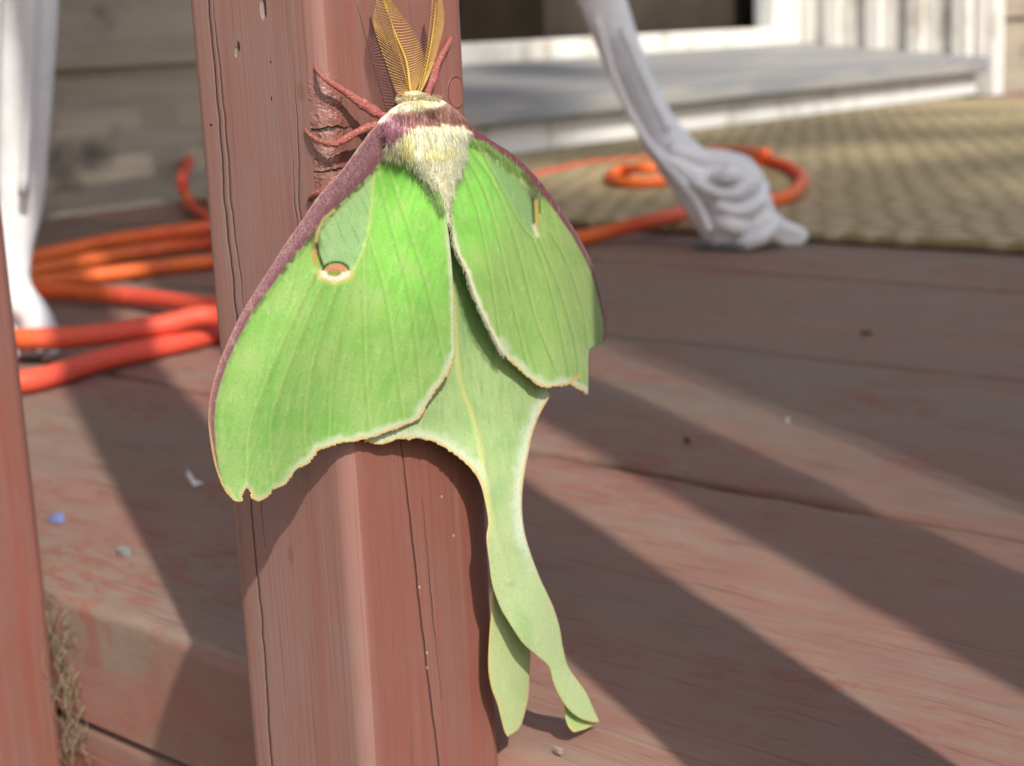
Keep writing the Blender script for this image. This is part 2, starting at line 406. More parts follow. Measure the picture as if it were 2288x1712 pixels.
step = empty('door_step', (2.05, 1.45, 0), 'worn grey sloping door sill step with dirty white riser below it', 'door step')
box('riser', (1.305, 2.800, 1.372, 1.39, .001, .042), M_WHITE, step, .002)
def slope_box(name, xa, xb, ya, yb, zta, ztb, th, mat, par, bev=.003):
    bmx = bmesh.new()
    pr = [(ya, zta), (yb, ztb), (yb, ztb-th), (ya, zta-th)]
    vs_ = [[bmx.verts.new((x, y, z)) for (y, z) in pr] for x in (xa, xb)]
    for j in range(4): bmx.faces.new((vs_[0][j], vs_[0][(j+1) % 4], vs_[1][(j+1) % 4], vs_[1][j]))
    bmx.faces.new(vs_[0]); bmx.faces.new(vs_[1])
    bmesh.ops.bevel(bmx, geom=bmx.edges[:], offset=bev, segments=2, affect='EDGES')
    return bm_obj(name, bmx, mat, par)
slope_box('nosing', 1.303, 2.805, 1.347, 1.382, .0675, .0705, .0275, M_GREY, step, .004)
slope_box('sill_board', 1.303, 2.829, 1.384, 1.56, .0705, .087, .026, M_GREY, step)
slope_box('sill_board', 1.303, 2.829, 1.563, 1.752, .0872, .105, .026, M_GREY, step)

door = empty('patio_door', (2.05, 1.77, .1), 'white framed patio doorway standing open above a white threshold', 'patio door')
box('threshold', (1.300, 2.826, 1.754, 1.80, .085, .137), M_WHITE, door, .004)
box('stile', (2.74, 2.80, 1.765, 1.80, .1375, 2.1), M_WHITE, door, .003)
box('stile', (1.302, 1.36, 1.765, 1.80, .1375, 2.1), M_WHITE, door, .003)
box('track', (2.705, 2.737, 1.775, 1.79, .1375, 2.1), simple('door_track_grey', (.36, .37, .38, 1), .5), door, .002)
box('head_rail', (1.302, 2.80, 1.768, 1.80, 2.1005, 2.16), M_WHITE, door, .003)
# ribbed right-hand return of the doorway
jam = empty('ribbed_door_jamb', (2.815, 1.55, .09), 'white ribbed vertical jamb boards lining the right side of the doorway', 'door jamb')
yj = 1.392
for k in range(8):
    wj = (.034, .058, .034, .054, .034, .056, .034, .056)[k]
    xo = 2.803 if k % 2 == 0 else 2.818
    box('jamb_rib' if k % 2 == 0 else 'jamb_board', (xo, 2.831, yj, yj+wj-.002, .095+.095*(yj-1.39)-.028, 2.2), M_WHITE, jam, .003); yj += wj
box('jamb_board', (2.802, 2.84, 1.7545, 1.83, .08, 2.2), M_WHITE, jam, .002)
room = tag(empty('room', (2.0, 2.6, 0)), kind='structure')
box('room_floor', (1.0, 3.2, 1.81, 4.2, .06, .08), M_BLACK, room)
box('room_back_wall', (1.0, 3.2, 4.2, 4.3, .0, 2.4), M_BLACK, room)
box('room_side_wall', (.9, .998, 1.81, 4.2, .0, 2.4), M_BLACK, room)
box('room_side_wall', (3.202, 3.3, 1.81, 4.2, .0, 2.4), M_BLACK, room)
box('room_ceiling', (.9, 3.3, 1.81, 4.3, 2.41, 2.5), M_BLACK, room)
cab = empty('cabinet', (2.45, 1.9, .08), 'plain brown wooden cabinet standing just inside the dark patio door', 'cabinet')
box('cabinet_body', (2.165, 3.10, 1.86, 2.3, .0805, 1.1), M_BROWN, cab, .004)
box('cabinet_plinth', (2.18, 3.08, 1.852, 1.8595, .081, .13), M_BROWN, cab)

# ------------------------------------------------------------------ rug
bm = bmesh.new(); add_box(bm, .958, 2.55, -1.3, 1.30, .0015, .0085, bev=.003)
tag(bm_obj('rug', bm, M_RUG), 'tan woven straw rug with bobbled weave lying on the deck boards', 'rug')

# ------------------------------------------------------------------ extension cord (one continuous run)
CW = .0054
cp = [(1712, 344, .03), (1660, 338, .010), (1591, 338, .006), (1438, 358, .006), (1320, 369, .006), (1201, 396, .006), (1060, 440, .006), (860, 455, .008), (640, 400, .010), (520, 330, .020),
      (452, 322, .038), (413, 380, .034), (411, 428, .016), (440, 470, .007), (510, 500, .006), (600, 510, .012), (610, 492, .02), (540, 497, .022), (449, 510, .020), (250, 538, .018), (83, 575, .016), (-90, 612, .010), (-170, 640, .006), (-120, 655, .006), (80, 649, .008), (300, 664, .008), (462, 683, .012), (600, 690, .012), (690, 700, .010), (700, 722, .006), (600, 730, .012),
      (465, 706, .018), (366, 726, .016), (200, 750, .014), (50, 758, .014), (-100, 760, .010), (-230, 740, .006), (-240, 700, .006), (-140, 655, .018), (80, 606, .012), (260, 572, .010), (449, 543, .008), (600, 525, .006), (720, 530, .006), (740, 555, .006), (640, 572, .006),
      (454, 586, .006), (280, 608, .006), (100, 632, .006), (-100, 690, .006), (-190, 770, .006), (-120, 850, .006), (60, 852, .006), (233, 803, .006), (465, 750, .006), (700, 680, .006), (1000, 600, .006), (1303, 531, .006), (1455, 494, .014), (1557, 470, .014), (1743, 443, .014), (1783, 420, .014), (1791, 396, .014), (1760, 372, .014), (1699, 358, .014),
      (1600, 380, .014), (1480, 404, .014), (1395, 407, .014), (1362, 395, .014), (1390, 381, .014), (1440, 376, .020), (1500, 372, .020)]
CP = np.array([on_ground(x, y, z) for (x, y, z) in cp])
CS = catmull(CP, 10)
cord = tubes('extension_cord', [(CS, CW)], M_CORD, sides=12)
tag(cord, 'thick orange extension cord coiled and looped across the deck and rug', 'extension cord')

# ------------------------------------------------------------------ white cast metal chair
CFOOT = {'A': (.44, .736), 'B': (.92, .642), 'C': (.884, 1.126), 'D': (.50, 1.17)}
ccx, ccy = .69, .93
chair = empty('garden_chair', (ccx, ccy, 0), 'white cast metal garden chair with curved legs and scroll feet on the deck', 'garden chair')
side = CR/np.linalg.norm(CR); UPV = np.array([0, 0, 1.0])
def leg_profile(foot, pts, depth=.6, swirl=None, photo=True):
    """pts: (lateral offset m, height m, half width m); lateral axis runs along 'lat'"""
    lat = np.array([side[0], side[1], 0]); lat /= np.linalg.norm(lat); dep = np.cross(UPV, lat)
    f3 = np.array([foot[0], foot[1], 0.0])
    def place(A):
        if not photo: return f3[None]+A[:, :1]*lat+A[:, 1:2]*UPV
        q = rays(A[:, 0], A[:, 1]); return CC[None]+q*(((f3-CC)@dep)/(q@dep))[:, None]
    C3 = catmull([(a, h, w) for a, h, w in pts], 6)
    P = place(C3)
    V, F = tube_geo(P, C3[:, 2], 14, flat=(dep, depth)); items = [(V, F)]
    for s in (swirl or []):
        S = catmull([(a, h, w, dd) for a, h, w, dd in s], 6)
        Q = place(S)+S[:, 3:4]*dep
        items.append(tube_geo(Q, S[:, 2], 10))
    Va, Fa = [], []
    for v, f in items:
        o = len(Va); Va += v; Fa += [tuple(i+o for i in q) for q in f]
    return link_mesh('leg', mesh_from('leg', Va, Fa), M_CHAIR, chair, True)
def m_at(foot):   # metres per photo pixel at that foot
    return float((np.array([foot[0], foot[1], .05])-CC)@CF)/FPX
# right-hand leg with the scroll foot
sB = m_at(CFOOT['B']); fx, fy = 1640, 552
def b_(x, y, w): return (x, y, w*sB)
def bs(x, y, w, dd=-.012): return (x, y, w*sB, dd)
ftB = on_ground(fx, fy)[:2]
legB = leg_profile(ftB, [b_(1270, -760, 60), b_(1250, -420, 58), b_(1285, -150, 54), b_(1345, 0, 51), b_(1383, 104, 46), b_(1428, 207, 43), b_(1474, 295, 46), b_(1532, 372, 56), b_(1585, 430, 68), b_(1625, 490, 70), b_(1648, 530, 72), b_(1655, 552, 66)], .55,
    [[bs(1490, 330, 18), bs(1560, 352, 24), bs(1625, 362, 26), bs(1672, 395, 26), bs(1690, 440, 26), bs(1700, 490, 26), bs(1740, 522, 24), bs(1785, 532, 20, -.008)],
     [bs(1540, 395, 12, -.024), bs(1590, 422, 15, -.026), bs(1635, 420, 16, -.027), bs(1662, 395, 14, -.024)],
     [bs(1590, 450, 14, -.026), bs(1640, 462, 17, -.030), bs(1682, 440, 17, -.028), bs(1697, 405, 13, -.020)],
     [bs(1600, 485, 22, -.022), bs(1625, 490, 27, -.026), bs(1650, 500, 22, -.022)],
     [bs(1640, 540, 18, -.020), bs(1690, 515, 20, -.026), bs(1730, 480, 14, -.018)],
     [bs(1585, 392, 15, -.024), bs(1615, 384, 22, -.028), bs(1636, 388, 16, -.026)],
     [bs(1385, 60, 10, -.016), bs(1440, 190, 10, -.016), bs(1490, 290, 10, -.016)],
     [bs(1330, 40, 8, -.018), bs(1372, 180, 8, -.018), bs(1440, 310, 9, -.016), bs(1540, 430, 10, -.02), bs(1580, 510, 10, -.022)]])
sil = [(1490, 330), (1540, 352), (1590, 346), (1625, 338), (1668, 348), (1692, 369), (1712, 405), (1723, 440), (1740, 487), (1775, 503), (1801, 514), (1804, 538), (1760, 548), (1700, 552), (1640, 562), (1604, 562), (1580, 545), (1567, 467), (1535, 430), (1506, 402), (1465, 362), (1440, 320)]
_lat = np.array([side[0], side[1], 0]); _lat /= np.linalg.norm(_lat); _dep = np.cross(UPV, _lat); _f3 = np.array([ftB[0], ftB[1], 0.0])
bm = bmesh.new(); SC = smooth_closed_px(sil, 8)
def _pl(x, y, o): q = ray(x, y); return tuple(CC+q*(((_f3-CC)@_dep)/(q@_dep))+_dep*o)
cx_, cy_ = SC.mean(0); rings = []
for o, k in ((-.022, .55), (-.020, .74), (-.015, .88), (-.008, .97), (0, 1), (.010, .97), (.014, .8)):
    rings.append([bm.verts.new(_pl(cx_+(x-cx_)*k, cy_+(y-cy_)*k, o)) for x, y in SC])
for a, b in zip(rings[:-1], rings[1:]):
    for k in range(len(SC)): bm.faces.new((a[k], a[(k+1) % len(SC)], b[(k+1) % len(SC)], b[k]))
bm.faces.new(rings[0]); bm.faces.new(rings[-1][::-1])
bm_obj('scroll_foot', bm, M_CHAIR, chair, True)
box('foot_pad', (ftB[0]-.022, ftB[0]+.026, ftB[1]-.022, ftB[1]+.020, .001, .006), M_RUBBER, chair, .002)
sA = m_at(CFOOT['A'])
def a_(x, y, w): return (x, y, w*sA)
def as_(x, y, w, dd=-.012): return (x, y, w*sA, dd)
ftA = on_ground(55, 792)[:2]
legA = leg_profile(ftA, [a_(-30, -1150, 66), a_(40, -700, 64), a_(66, -250, 64), a_(66, 0, 62), a_(58, 155, 61), a_(48, 310, 60), a_(40, 445, 57), a_(20, 560, 52), a_(20, 640, 52), a_(40, 710, 75), a_(50, 760, 85), a_(52, 792, 80)], .6,
    [[as_(40, 660, 30), as_(85, 690, 34), as_(100, 735, 36), as_(80, 780, 26)], [as_(95, -100, 12, -.018), as_(88, 200, 12, -.018), as_(72, 430, 11, -.016)], [as_(20, -100, 10, -.02), as_(15, 200, 10, -.02), as_(12, 430, 10, -.018)], [as_(-20, 680, 26), as_(-40, 740, 28), as_(-10, 780, 24)]])
for key, lean in (('C', -.006), ('D', -.03)):
    ft = CFOOT[key]
    leg_profile(ft, [(lean*6, .43, .026), (lean*3, .30, .022), (0, .17, .019), (lean*-.2, .08, .017), (.01, .045, .024), (.004, .01, .028)], .6, [[(.0, .05, .010, -.01), (.03, .045, .012, -.012), (.035, .02, .012, -.012)]], False)
# seat, apron and back (above the picture)
tops = [np.array([ftB[0]-.09, ftB[1]+.10]), np.array([ftA[0]+.03, ftA[1]+.02]), np.array(CFOOT['D']), np.array(CFOOT['C'])]
ctr = sum(tops)/4
ring = [np.array([ctr[0]+.30*math.cos(a)*1.02, ctr[1]+.30*math.sin(a), .43]) for a in np.linspace(0, 2*math.pi, 37)]
tubes('seat_rim', [(ring, .016)], M_CHAIR, chair)
for k in range(-5, 6):
    y = k*.05; hx = math.sqrt(max(0, .30**2-y*y))*1.02
    tubes('seat_slat', [([np.array([ctr[0]-hx, ctr[1]+y, .43]), np.array([ctr[0], ctr[1]+y, .425]), np.array([ctr[0]+hx, ctr[1]+y, .43])], .009)], M_CHAIR, chair)
bk = [np.array([ctr[0]+.29*math.cos(a), ctr[1]+.29*math.sin(a)+.03*h, .43+h]) for a, h in ((R(20), 0), (R(35), .25), (R(60), .40), (R(90), .44), (R(120), .40), (R(145), .25), (R(160), 0))]
tubes('back_hoop', [(catmull(bk, 8), .015)], M_CHAIR, chair)
for a, h in ((55, .36), (75, .42), (90, .43), (105, .42), (125, .36)):
    c0 = np.array([ctr[0]+.29*math.cos(R(a)), ctr[1]+.29*math.sin(R(a)), .43]); tubes('back_spindle', [([c0, c0+np.array([0, .02, h/2]), c0+np.array([0, .012, h])], .008)], M_CHAIR, chair)

# ------------------------------------------------------------------ small debris on the deck
def flake(name, x, y, sx, sy, col, label, cat, h=.0012, grp=None):
    p = on_ground(x, y); bmx = bmesh.new(); n = 9
    top = [bmx.verts.new((p[0]+sx*math.cos(2*math.pi*k/n)*(.7+.5*random.random()), p[1]+sy*math.sin(2*math.pi*k/n)*(.7+.5*random.random()), .0012+h*(.4+random.random()))) for k in range(n)]
    bot = [bmx.verts.new((v.co.x, v.co.y, .0002)) for v in top]
    bmx.faces.new(top); bmx.faces.new(bot[::-1])
    for k in range(n): bmx.faces.new((top[k], bot[k], bot[(k+1) % n], top[(k+1) % n]))
    return tag(bm_obj(name, bmx, simple(name+'_mat', col, .7)), label, cat, grp)
flake('paint_flake', 128, 1165, .0028, .0036, (.17, .2, .42, 1), 'small blue paint flake on the deck near the plain baluster', 'paint flake')
flake('paint_flake', 277, 1240, .0014, .0040, (.22, .23, .22, 1), 'thin grey curl of peeled paint on the sunlit deck edge', 'paint flake', .001)
flake('wood_crumb', 1760, 946, .0010, .0010, (.38, .37, .32, 1), 'tiny pale crumb in the sunlit stripe of deck', 'crumb', .001)
flake('wood_crumb', 1937, 749, .0016, .0030, (.085, .08, .06, 1), 'tiny dark leaf scrap on the shaded deck near the rug', 'leaf scrap', .0008)
flake('wood_crumb', 1537, 990, .0009, .0016, (.09, .08, .06, 1), 'tiny dark leaf scrap between two sunlit stripes', 'leaf scrap', .0008)
flake('wood_crumb', 1248, 1685, .0004, .0012, (.33, .26, .20, 1), 'thin pale wood chip on the deck edge below the moth tails', 'wood chip', .0002)
fl = empty('feather', tuple(on_ground(425, 1070)), 'tiny white downy feather standing on the shaded deck behind the moth', 'feather')
b0 = on_ground(436, 1085, .001); it = []
for dx, dy in ((-24, -48), (-30, -38), (10, -14), (24, -6), (-6, -20)):
    e = np.array(b0)+(CR*dx-CD*-dy*1.0)*.42/FPX if False else np.array(b0)+(CR*dx+CD*dy)*.42/FPX
    it.append((catmull([b0, (b0+e)/2+np.array([0, 0, .0004]), e], 4), np.linspace(.0008, .0002, 9)))
tubes('feather_barb', it, simple('white_down', (.7, .7, .72, 1), .8), fl, 5)
# dry straw tuft stuck between baluster and rim
st = []
for k in range(80):
    x, y = 128+rng.uniform(-12, 62), rng.uniform(1385, 1730)
    x = 128+(y-1385)*.15+rng.normal(0, 16)
    p = on_plane(x, y, 0, .2345); d = np.array([rng.normal(0, .002), rng.normal(0, .004), rng.uniform(-.022, .022)])
    m_ = p+d*.5+np.array([-abs(rng.normal(0, .002)), rng.normal(0, .002), 0]); st.append((catmull([p, m_, p+d], 3), rng.uniform(.00006, .00017)))
tag(tubes('straw_tuft', st, M_STRAW, sides=4), 'tangled tuft of dry straw wedged between plain baluster and deck edge', 'straw')
# ------------------------------------------------------------------ unseen tree, added to throw dappled shade on far deck, rug and wall
tree = empty('added_shade_tree', (-4.6, -8.4, -.62), 'tall leafy tree added out of view beyond the railing to dapple the deck with shade', 'tree')
limbs = [([(-4.6, -8.4, -.66), (-4.5, -8.3, 2.0), (-4.2, -8.0, 4.5), (-3.6, -7.6, 6.2), (-2.6, -7.0, 7.2)], (.17, .14, .11, .07, .03)), ([(-4.2, -8.0, 4.5), (-3.4, -7.2, 6.0), (-2.6, -6.4, 6.9), (-1.6, -6.0, 7.3)], (.08, .06, .035, .012)), ([(-3.6, -7.6, 6.2), (-2.8, -7.6, 7.0), (-1.8, -7.4, 7.4)], (.05, .03, .01)), ([(-3.4, -7.2, 6.0), (-2.9, -6.2, 6.6), (-2.6, -5.6, 7.0)], (.045, .03, .01))]
it = []
for P, r_ in limbs:
    S = catmull([p+(q,) for p, q in zip(P, r_)], 6); it.append((S[:, :3], S[:, 3]))
tubes('trunk', it, M_BARK, tree, 10)
V, F = [], []
base = np.array([(-.075, -.03, 0), (.0, -.036, .008), (.07, 0, 0), (0, .036, .008)])
SV = np.array([-SH[0], -SH[1], math.tan(SUN_EL)])
holes = [(.89, 1.32, .045), (1.00, 1.36, .035), (1.25, .95, .10), (1.35, .45, .12)]  # gaps left in the added crown so sun patches come through
for k in range(7400):
    if k < 5900: tx = .80+min(1.4, abs(rng.normal(0, .55))); ty = rng.uniform(-.7, 1.9)
    else: tx = rng.uniform(.9, 2.15); ty = rng.uniform(-.9, 2.2)
    if tx > 1.2 and noise.noise(Vector((tx*3.1, ty*3.1, 2))) < -.02: continue
    if any(math.hypot(tx-hx_, (ty-hy_)) < r_+.05 for hx_, hy_, r_ in holes): continue
    c = np.array([tx, ty, 0])+SV*rng.uniform(7.3, 8.9)
    q = Matrix.Rotation(rng.uniform(0, 6.28), 3, 'Z') @ Matrix.Rotation(rng.normal(0, .6), 3, 'X') @ Matrix.Rotation(rng.normal(0, .5), 3, 'Y')
    s_ = rng.uniform(.7, 1.25); o = len(V)
    for b in base: V.append(np.array(q @ Vector(b*s_))+c)
    F.append((o, o+1, o+2, o+3))
link_mesh('crown', mesh_from('crown', V, F), M_LEAF, tree)

# ================================================================== THE MOTH
moth = empty('luna_moth', tuple(on_plane(930, 300, 1, BY-.002)), 'pale green long-tailed moth with feathery antennae clinging to the cracked baluster', 'moth')
PA = on_plane(900, 330, 1, .2115); PB = on_plane(1000, 830, 1, .2138); PC = on_plane(713, 1005, 0, BX-.0072)
NL = np.cross(PB-PA, PC-PA); NL /= np.linalg.norm(NL)
def tL(x, y): q = rays(x, y); return ((PA-CC)@NL)/(q@NL)
NR = np.array([-.08, 1.0, 0]); NR /= np.linalg.norm(NR); PR = on_plane(1010, 600, 1, .2128)
def tR(x, y): q = rays(x, y); return ((PR-CC)@NR)/(q@NR)
def seg_dist(x, y, poly):
    P = np.asarray(poly, float); best = np.full(len(x), 1e9)
    for a, b in zip(P[:-1], P[1:]):
        d = b-a; t = np.clip(((x-a[0])*d[0]+(y-a[1])*d[1])/(d@d+1e-9), 0, 1)
        best = np.minimum(best, np.hypot(x-a[0]-t*d[0], y-a[1]-t*d[1]))
    return best
def ss(v, a, b): t = np.clip((v-a)/(b-a), 0, 1); return t*t*(3-2*t)
def mixc(c, col, k): return c*(1-k[:, None])+np.asarray(lin(col))[None]*k[:, None]
def vnoise(x, y, s, seed=0): return np.array([noise.noise(Vector((a/s, b/s, seed))) for a, b in zip(x, y)])
def inside(x, y, P):
    r_ = np.zeros(len(x), bool); n = len(P)
    for i in range(n):
        (x1, y1), (x2, y2) = P[i], P[(i+1) % n]
        if y1 == y2: continue
        c = ((y1 > y) != (y2 > y)) & (x < (x2-x1)*(y-y1)/(y2-y1)+x1); r_ ^= c
    return r_
def smooth_closed(P, corners=(), step=3.0):
    P = np.asarray(P, float); n = len(P); out = []
    for i in range(n):
        p0, p1, p2, p3 = P[i-1], P[i], P[(i+1) % n], P[(i+2) % n]
        if i in corners: p0 = 2*p1-p2
        if (i+1) % n in corners: p3 = 2*p2-p1
        k = max(1, int(np.hypot(*(p2-p1))/step))
        for j in range(k):
            t = j/k; out.append(0.5*((2*p1)+(-p0+p2)*t+(2*p0-5*p1+4*p2-p3)*t*t+(-p0+3*p1-3*p2+p3)*t**3))
    return np.array(out)
ALB = np.array([.83, .79, .77])
def wing_material():
    m = Mat('moth_wing_scales', .62, .2)
    at = m.t.nodes.new('ShaderNodeAttribute'); at.attribute_name = 'Col'
    sp = m.noise(2600, 2600, 2600, 2, .6); sp2 = m.noise(900, 900, 500, 3, .6, 3.0)
    c = m.mix(sp.step(.31, .44, .42, 0), at.outputs['Color'], (.16, .28, .11, 1))
    c = m.mix(sp2.step(.52, .75, 0, .2), c, (.62, .75, .42, 1))
    m.color(c); m.b.inputs['Sheen Weight'].default_value = .15; m.b.inputs['Sheen Roughness'].default_value = .4
    m.bump(sp*.7+sp2*.8, .00012, .8)
    tr = m.t.nodes.new('ShaderNodeBsdfTranslucent'); m.t.links.new(c, tr.inputs[0])
    mx = m.t.nodes.new('ShaderNodeMixShader'); mx.inputs[0].default_value = .14
    m.t.links.new(m.b.outputs[0], mx.inputs[1]); m.t.links.new(tr.outputs[0], mx.inputs[2]); m.t.links.new(mx.outputs[0], m.out.inputs[0])
    return m.m
M_WING = wing_material()
def wing(name, outline, depth, color, corners=(), step=3.0, ragged=None, parent=moth, label=None):
    B = smooth_closed(outline, corners, step)
    if ragged is not None:
        d = seg_dist(B[:, 0], B[:, 1], ragged); k = np.clip(1-d/6, 0, 1)
        B = B+rng.normal(0, 1.3, B.shape)*k[:, None]
    x0, y0 = B.min(0); x1, y1 = B.max(0)
    gx, gy = np.meshgrid(np.arange(x0, x1, step), np.arange(y0, y1, step*.87)); gx = gx+(np.arange(gx.shape[0]) % 2)[:, None]*step/2
    gx = gx.ravel()+rng.uniform(-.4, .4, gx.size); gy = gy.ravel()+rng.uniform(-.4, .4, gy.size)
    ok = inside(gx, gy, B); gx, gy = gx[ok], gy[ok]
    dd = seg_dist(gx, gy, np.vstack([B, B[:1]])); ok = dd > step*.6; gx, gy = gx[ok], gy[ok]
    n = len(B); pts = [Vector((float(a), float(b))) for a, b in B]+[Vector((float(a), float(b))) for a, b in zip(gx, gy)]
    vo, eo, fo, *_ = delaunay_2d_cdt(pts, [(i, (i+1) % n) for i in range(n)], [], 1, 1e-4)
    X = np.array([v[0] for v in vo]); Y = np.array([v[1] for v in vo])
    t = depth(X, Y); P = CC[None]+rays(X, Y)*t[:, None]
    me = mesh_from(name, P, fo)
    cc_ = color(X, Y); gm = .13*ss(cc_[:, 1]-cc_[:, 0], .05, .2)[:, None]; cc_ = cc_*(1-gm)+lin((206, 226, 170))[None]*gm
    col = np.clip(cc_*ALB, 0, .9)
    a = me.color_attributes.new('Col', 'FLOAT_COLOR', 'POINT')
    a.data.foreach_set('color', np.hstack([col, np.ones((len(col), 1))]).ravel())
    o = link_mesh(name, me, M_WING, parent, True)
    s = o.modifiers.new('thickness', 'SOLIDIFY'); s.thickness = .00022; s.offset = 0
    if label: o['label'] = label
    return o

LF = [(872, 300), (845, 278), (807, 322), (774, 368), (759, 386), (712, 438), (672, 496), (634, 550), (601, 602), (569, 651), (536, 706), (512, 757), (491, 806), (477, 851), (468, 893), (465, 936), (468, 972), (474, 1011), (483, 1050), (500, 1093), (521, 1117), (530, 1122), (540, 1122), (543, 1105), (551, 1090), (559, 1099), (559, 1114), (575, 1121), (596, 1112), (611, 1096), (639, 1081), (660, 1053), (687, 1038), (702, 1023), (713, 1005), (741, 999), (763, 990), (802, 985), (838, 976), (883, 960), (920, 946), (938, 936), (959, 898), (982, 863), (1006, 827), (1014, 796), (1014, 721), (1012, 643), (1008, 584), (1002, 525), (994, 470), (980, 420), (951, 370), (920, 310)]
LFc = [i for i, p in enumerate(LF) if p in ((540, 1122), (551, 1090), (559, 1114), (713, 1005), (938, 936), (872, 300), (920, 310))]
LFcosta = LF[1:22]; LFouter = LF[19:46]; LFin = LF[45:52]
LFv = [[(700, 610), (640, 740), (585, 870), (556, 960), (550, 1085)], [(720, 625), (665, 760), (620, 880), (603, 960), (612, 1090)], [(750, 640), (710, 760), (685, 880), (680, 960), (690, 1035)], [(790, 606), (760, 720), (740, 850), (735, 995)], [(812, 555), (815, 700), (820, 850), (830, 975)], [(822, 517), (862, 650), (885, 800), (905, 945)], [(838, 350), (875, 500), (915, 650), (935, 800), (945, 925)], [(860, 350), (895, 450), (945, 600), (975, 720), (1000, 840)]]
LFv = [catmull(v, 6) for v in LFv]
LFcell = catmull([(838, 350), (835, 390), (832, 430), (821, 517), (810, 558), (789, 604)], 6)
def tens(x, y, polys, w): 
    d = np.full(len(x), 1e9)
    for p in polys: d = np.minimum(d, seg_dist(x, y, p))
    return np.exp(-(d/w)**2), d
def depth_LF(x, y):
    v, d = tens(x, y, LFv, 9); q = .0009*np.sin(x/47.0+y/190)-.0006*np.sin(y/83.0+x/140)
    e = ss(seg_dist(x, y, LFcosta), 60, 0)*.0012+ss(y, 950, 1120)*.0015*np.sin(x/28.0)*.5
    cam_ = -.0025*np.exp(-((x-760)/190)**2-((y-640)/300)**2)
    return tL(x, y)+(-v*.00022+q-e*.6+cam_)
def color_LF(x, y):
    n1 = vnoise(x, y, 70, 1); n2 = vnoise(x, y, 22, 5); st_ = vnoise(x*1.0+y*.25, y*.12, 9, 8)
    r_ = np.hypot(x-880, y-380)
    c = np.tile(lin((150, 210, 104)), (len(x), 1))
    c = mixc(c, (136, 234, 80), ss(np.hypot((x-925)/150, (y-520)/250), 1.15, .25)*.9)
    c = mixc(c, (92, 200, 40), ss(np.hypot((x-870)/60, (y-390)/90), 1.0, .2)*.7)
    c = mixc(c, (150, 198, 116), ss(y, 720, 1080)*.75)
    c = mixc(c, (118, 196, 70), ss(n1, .05, .5)*.5); c = mixc(c, (178, 214, 128), ss(n1, -.1, -.5)*.45)
    c = mixc(c, (112, 190, 66), ss(st_, .12, .5)*.35); c = mixc(c, (182, 220, 126), ss(st_, -.15, -.5)*.3)
    for px_, w_, k_ in ((605, 26, .55), (700, 12, .3), (735, 14, .35), (655, 10, .3)):
        cx = px_+(900-y)*.10; c = mixc(c, (88, 186, 52), np.exp(-((x-cx)/w_)**2)*np.exp(-((y-940)/170)**2)*k_*(.7+.6*n2))
    # pale discal cell
    cell = inside(x, y, [(838, 355), (832, 430), (821, 517), (806, 566), (782, 604), (748, 585), (722, 595), (710, 560), (706, 525), (722, 488), (745, 470), (790, 410)])
    kc = ss(seg_dist(x, y, LFcell), 0, 6)*cell
    c = mixc(c, (158, 210, 146), kc*.85); c = mixc(c, (112, 176, 110), kc*ss(vnoise(x*1.0-y*.45, y*.1, 7, 3), .1, .5)*.55)
    c = mixc(c, (176, 214, 160), np.exp(-(seg_dist(x, y, [(795, 400), (742, 480), (738, 570)])/7)**2)*.5*cell)
    v, d = tens(x, y, LFv, 3.0); c = mixc(c, (190, 226, 120), v*.38); v2, _ = tens(x+6, y, LFv, 4); c = mixc(c, (92, 176, 60), v2*.35)
    c = mixc(c, (206, 230, 140), np.exp(-(seg_dist(x, y, LFcell)/2.8)**2)*.8)
    # white inner border, fringe and hair
    do = seg_dist(x, y, LFouter); c = mixc(c, (224, 238, 214), ss(do+n2*9, 24, 8)*ss(x, 560, 720)*.8+ss(do+n2*9, 16, 6)*(1-ss(x, 560, 720))*.35)
    c = mixc(c, (232, 204, 142), ss(do+n2*5, 8.5, 3.5)*.9)
    di = seg_dist(x, y, LFin); c = mixc(c, (226, 238, 200), ss(di+n2*4, 13, 3)*ss(y, 450, 560)*.9)
    # fuzzy pale root
    c = mixc(c, (222, 226, 178), ss(np.hypot((x-858)/42, (y-332)/28), 1.15, .6)*.9); c = mixc(c, (66, 150, 40), np.exp(-(seg_dist(x, y, [(925, 370), (955, 410), (985, 470)])/8)**2)*.6)
    # costa
    dc = seg_dist(x, y, LFcosta); wc = np.interp(y, [270, 330, 400, 500, 560, 600, 700, 850, 950, 1050, 1110], [70, 62, 52, 40, 32, 26, 20, 15, 12, 6, 2])
    ol = ss(dc+n2*4, wc+15, wc+5)*ss(y, 1090, 900); c = mixc(c, (86, 104, 60), ol*(.85-.45*ss(y, 600, 800))*(.75+.5*np.sign(n2)*.6)); c = mixc(c, (188, 204, 120), np.exp(-((dc-wc-15)/3.0)**2)*.6*ss(y, 640, 500))
    c = mixc(c, (96, 88, 72), np.exp(-(seg_dist(x, y, [(668, 528), (700, 515), (706, 548)])/13)**2)*.95)
    pc = ss(dc+n2*2, wc+3, wc-3); c = mixc(c, (150, 100, 116), pc); c = mixc(c, (196, 164, 172), pc*ss(vnoise(x*1.2, y*1.2, 5, 2), -.15, .35)*.6*ss(dc, wc, wc*.25)); c = mixc(c, (122, 70, 86), pc*ss(dc, wc*.5, wc*.85)*.5)
    c = mixc(c, (196, 150, 120), ss(dc, 4.0, 2.0)*(.3+.4*ss(y, 600, 900))); c = mixc(c, (226, 200, 130), ss(dc, 5, 2)*ss(y, 900, 1010))
    # eye spot with its dark stalk
    c = mixc(c, (206, 208, 120), np.exp(-(seg_dist(x, y, [(745, 470), (722, 490), (708, 520), (704, 548)])/3.5)**2)*.9)
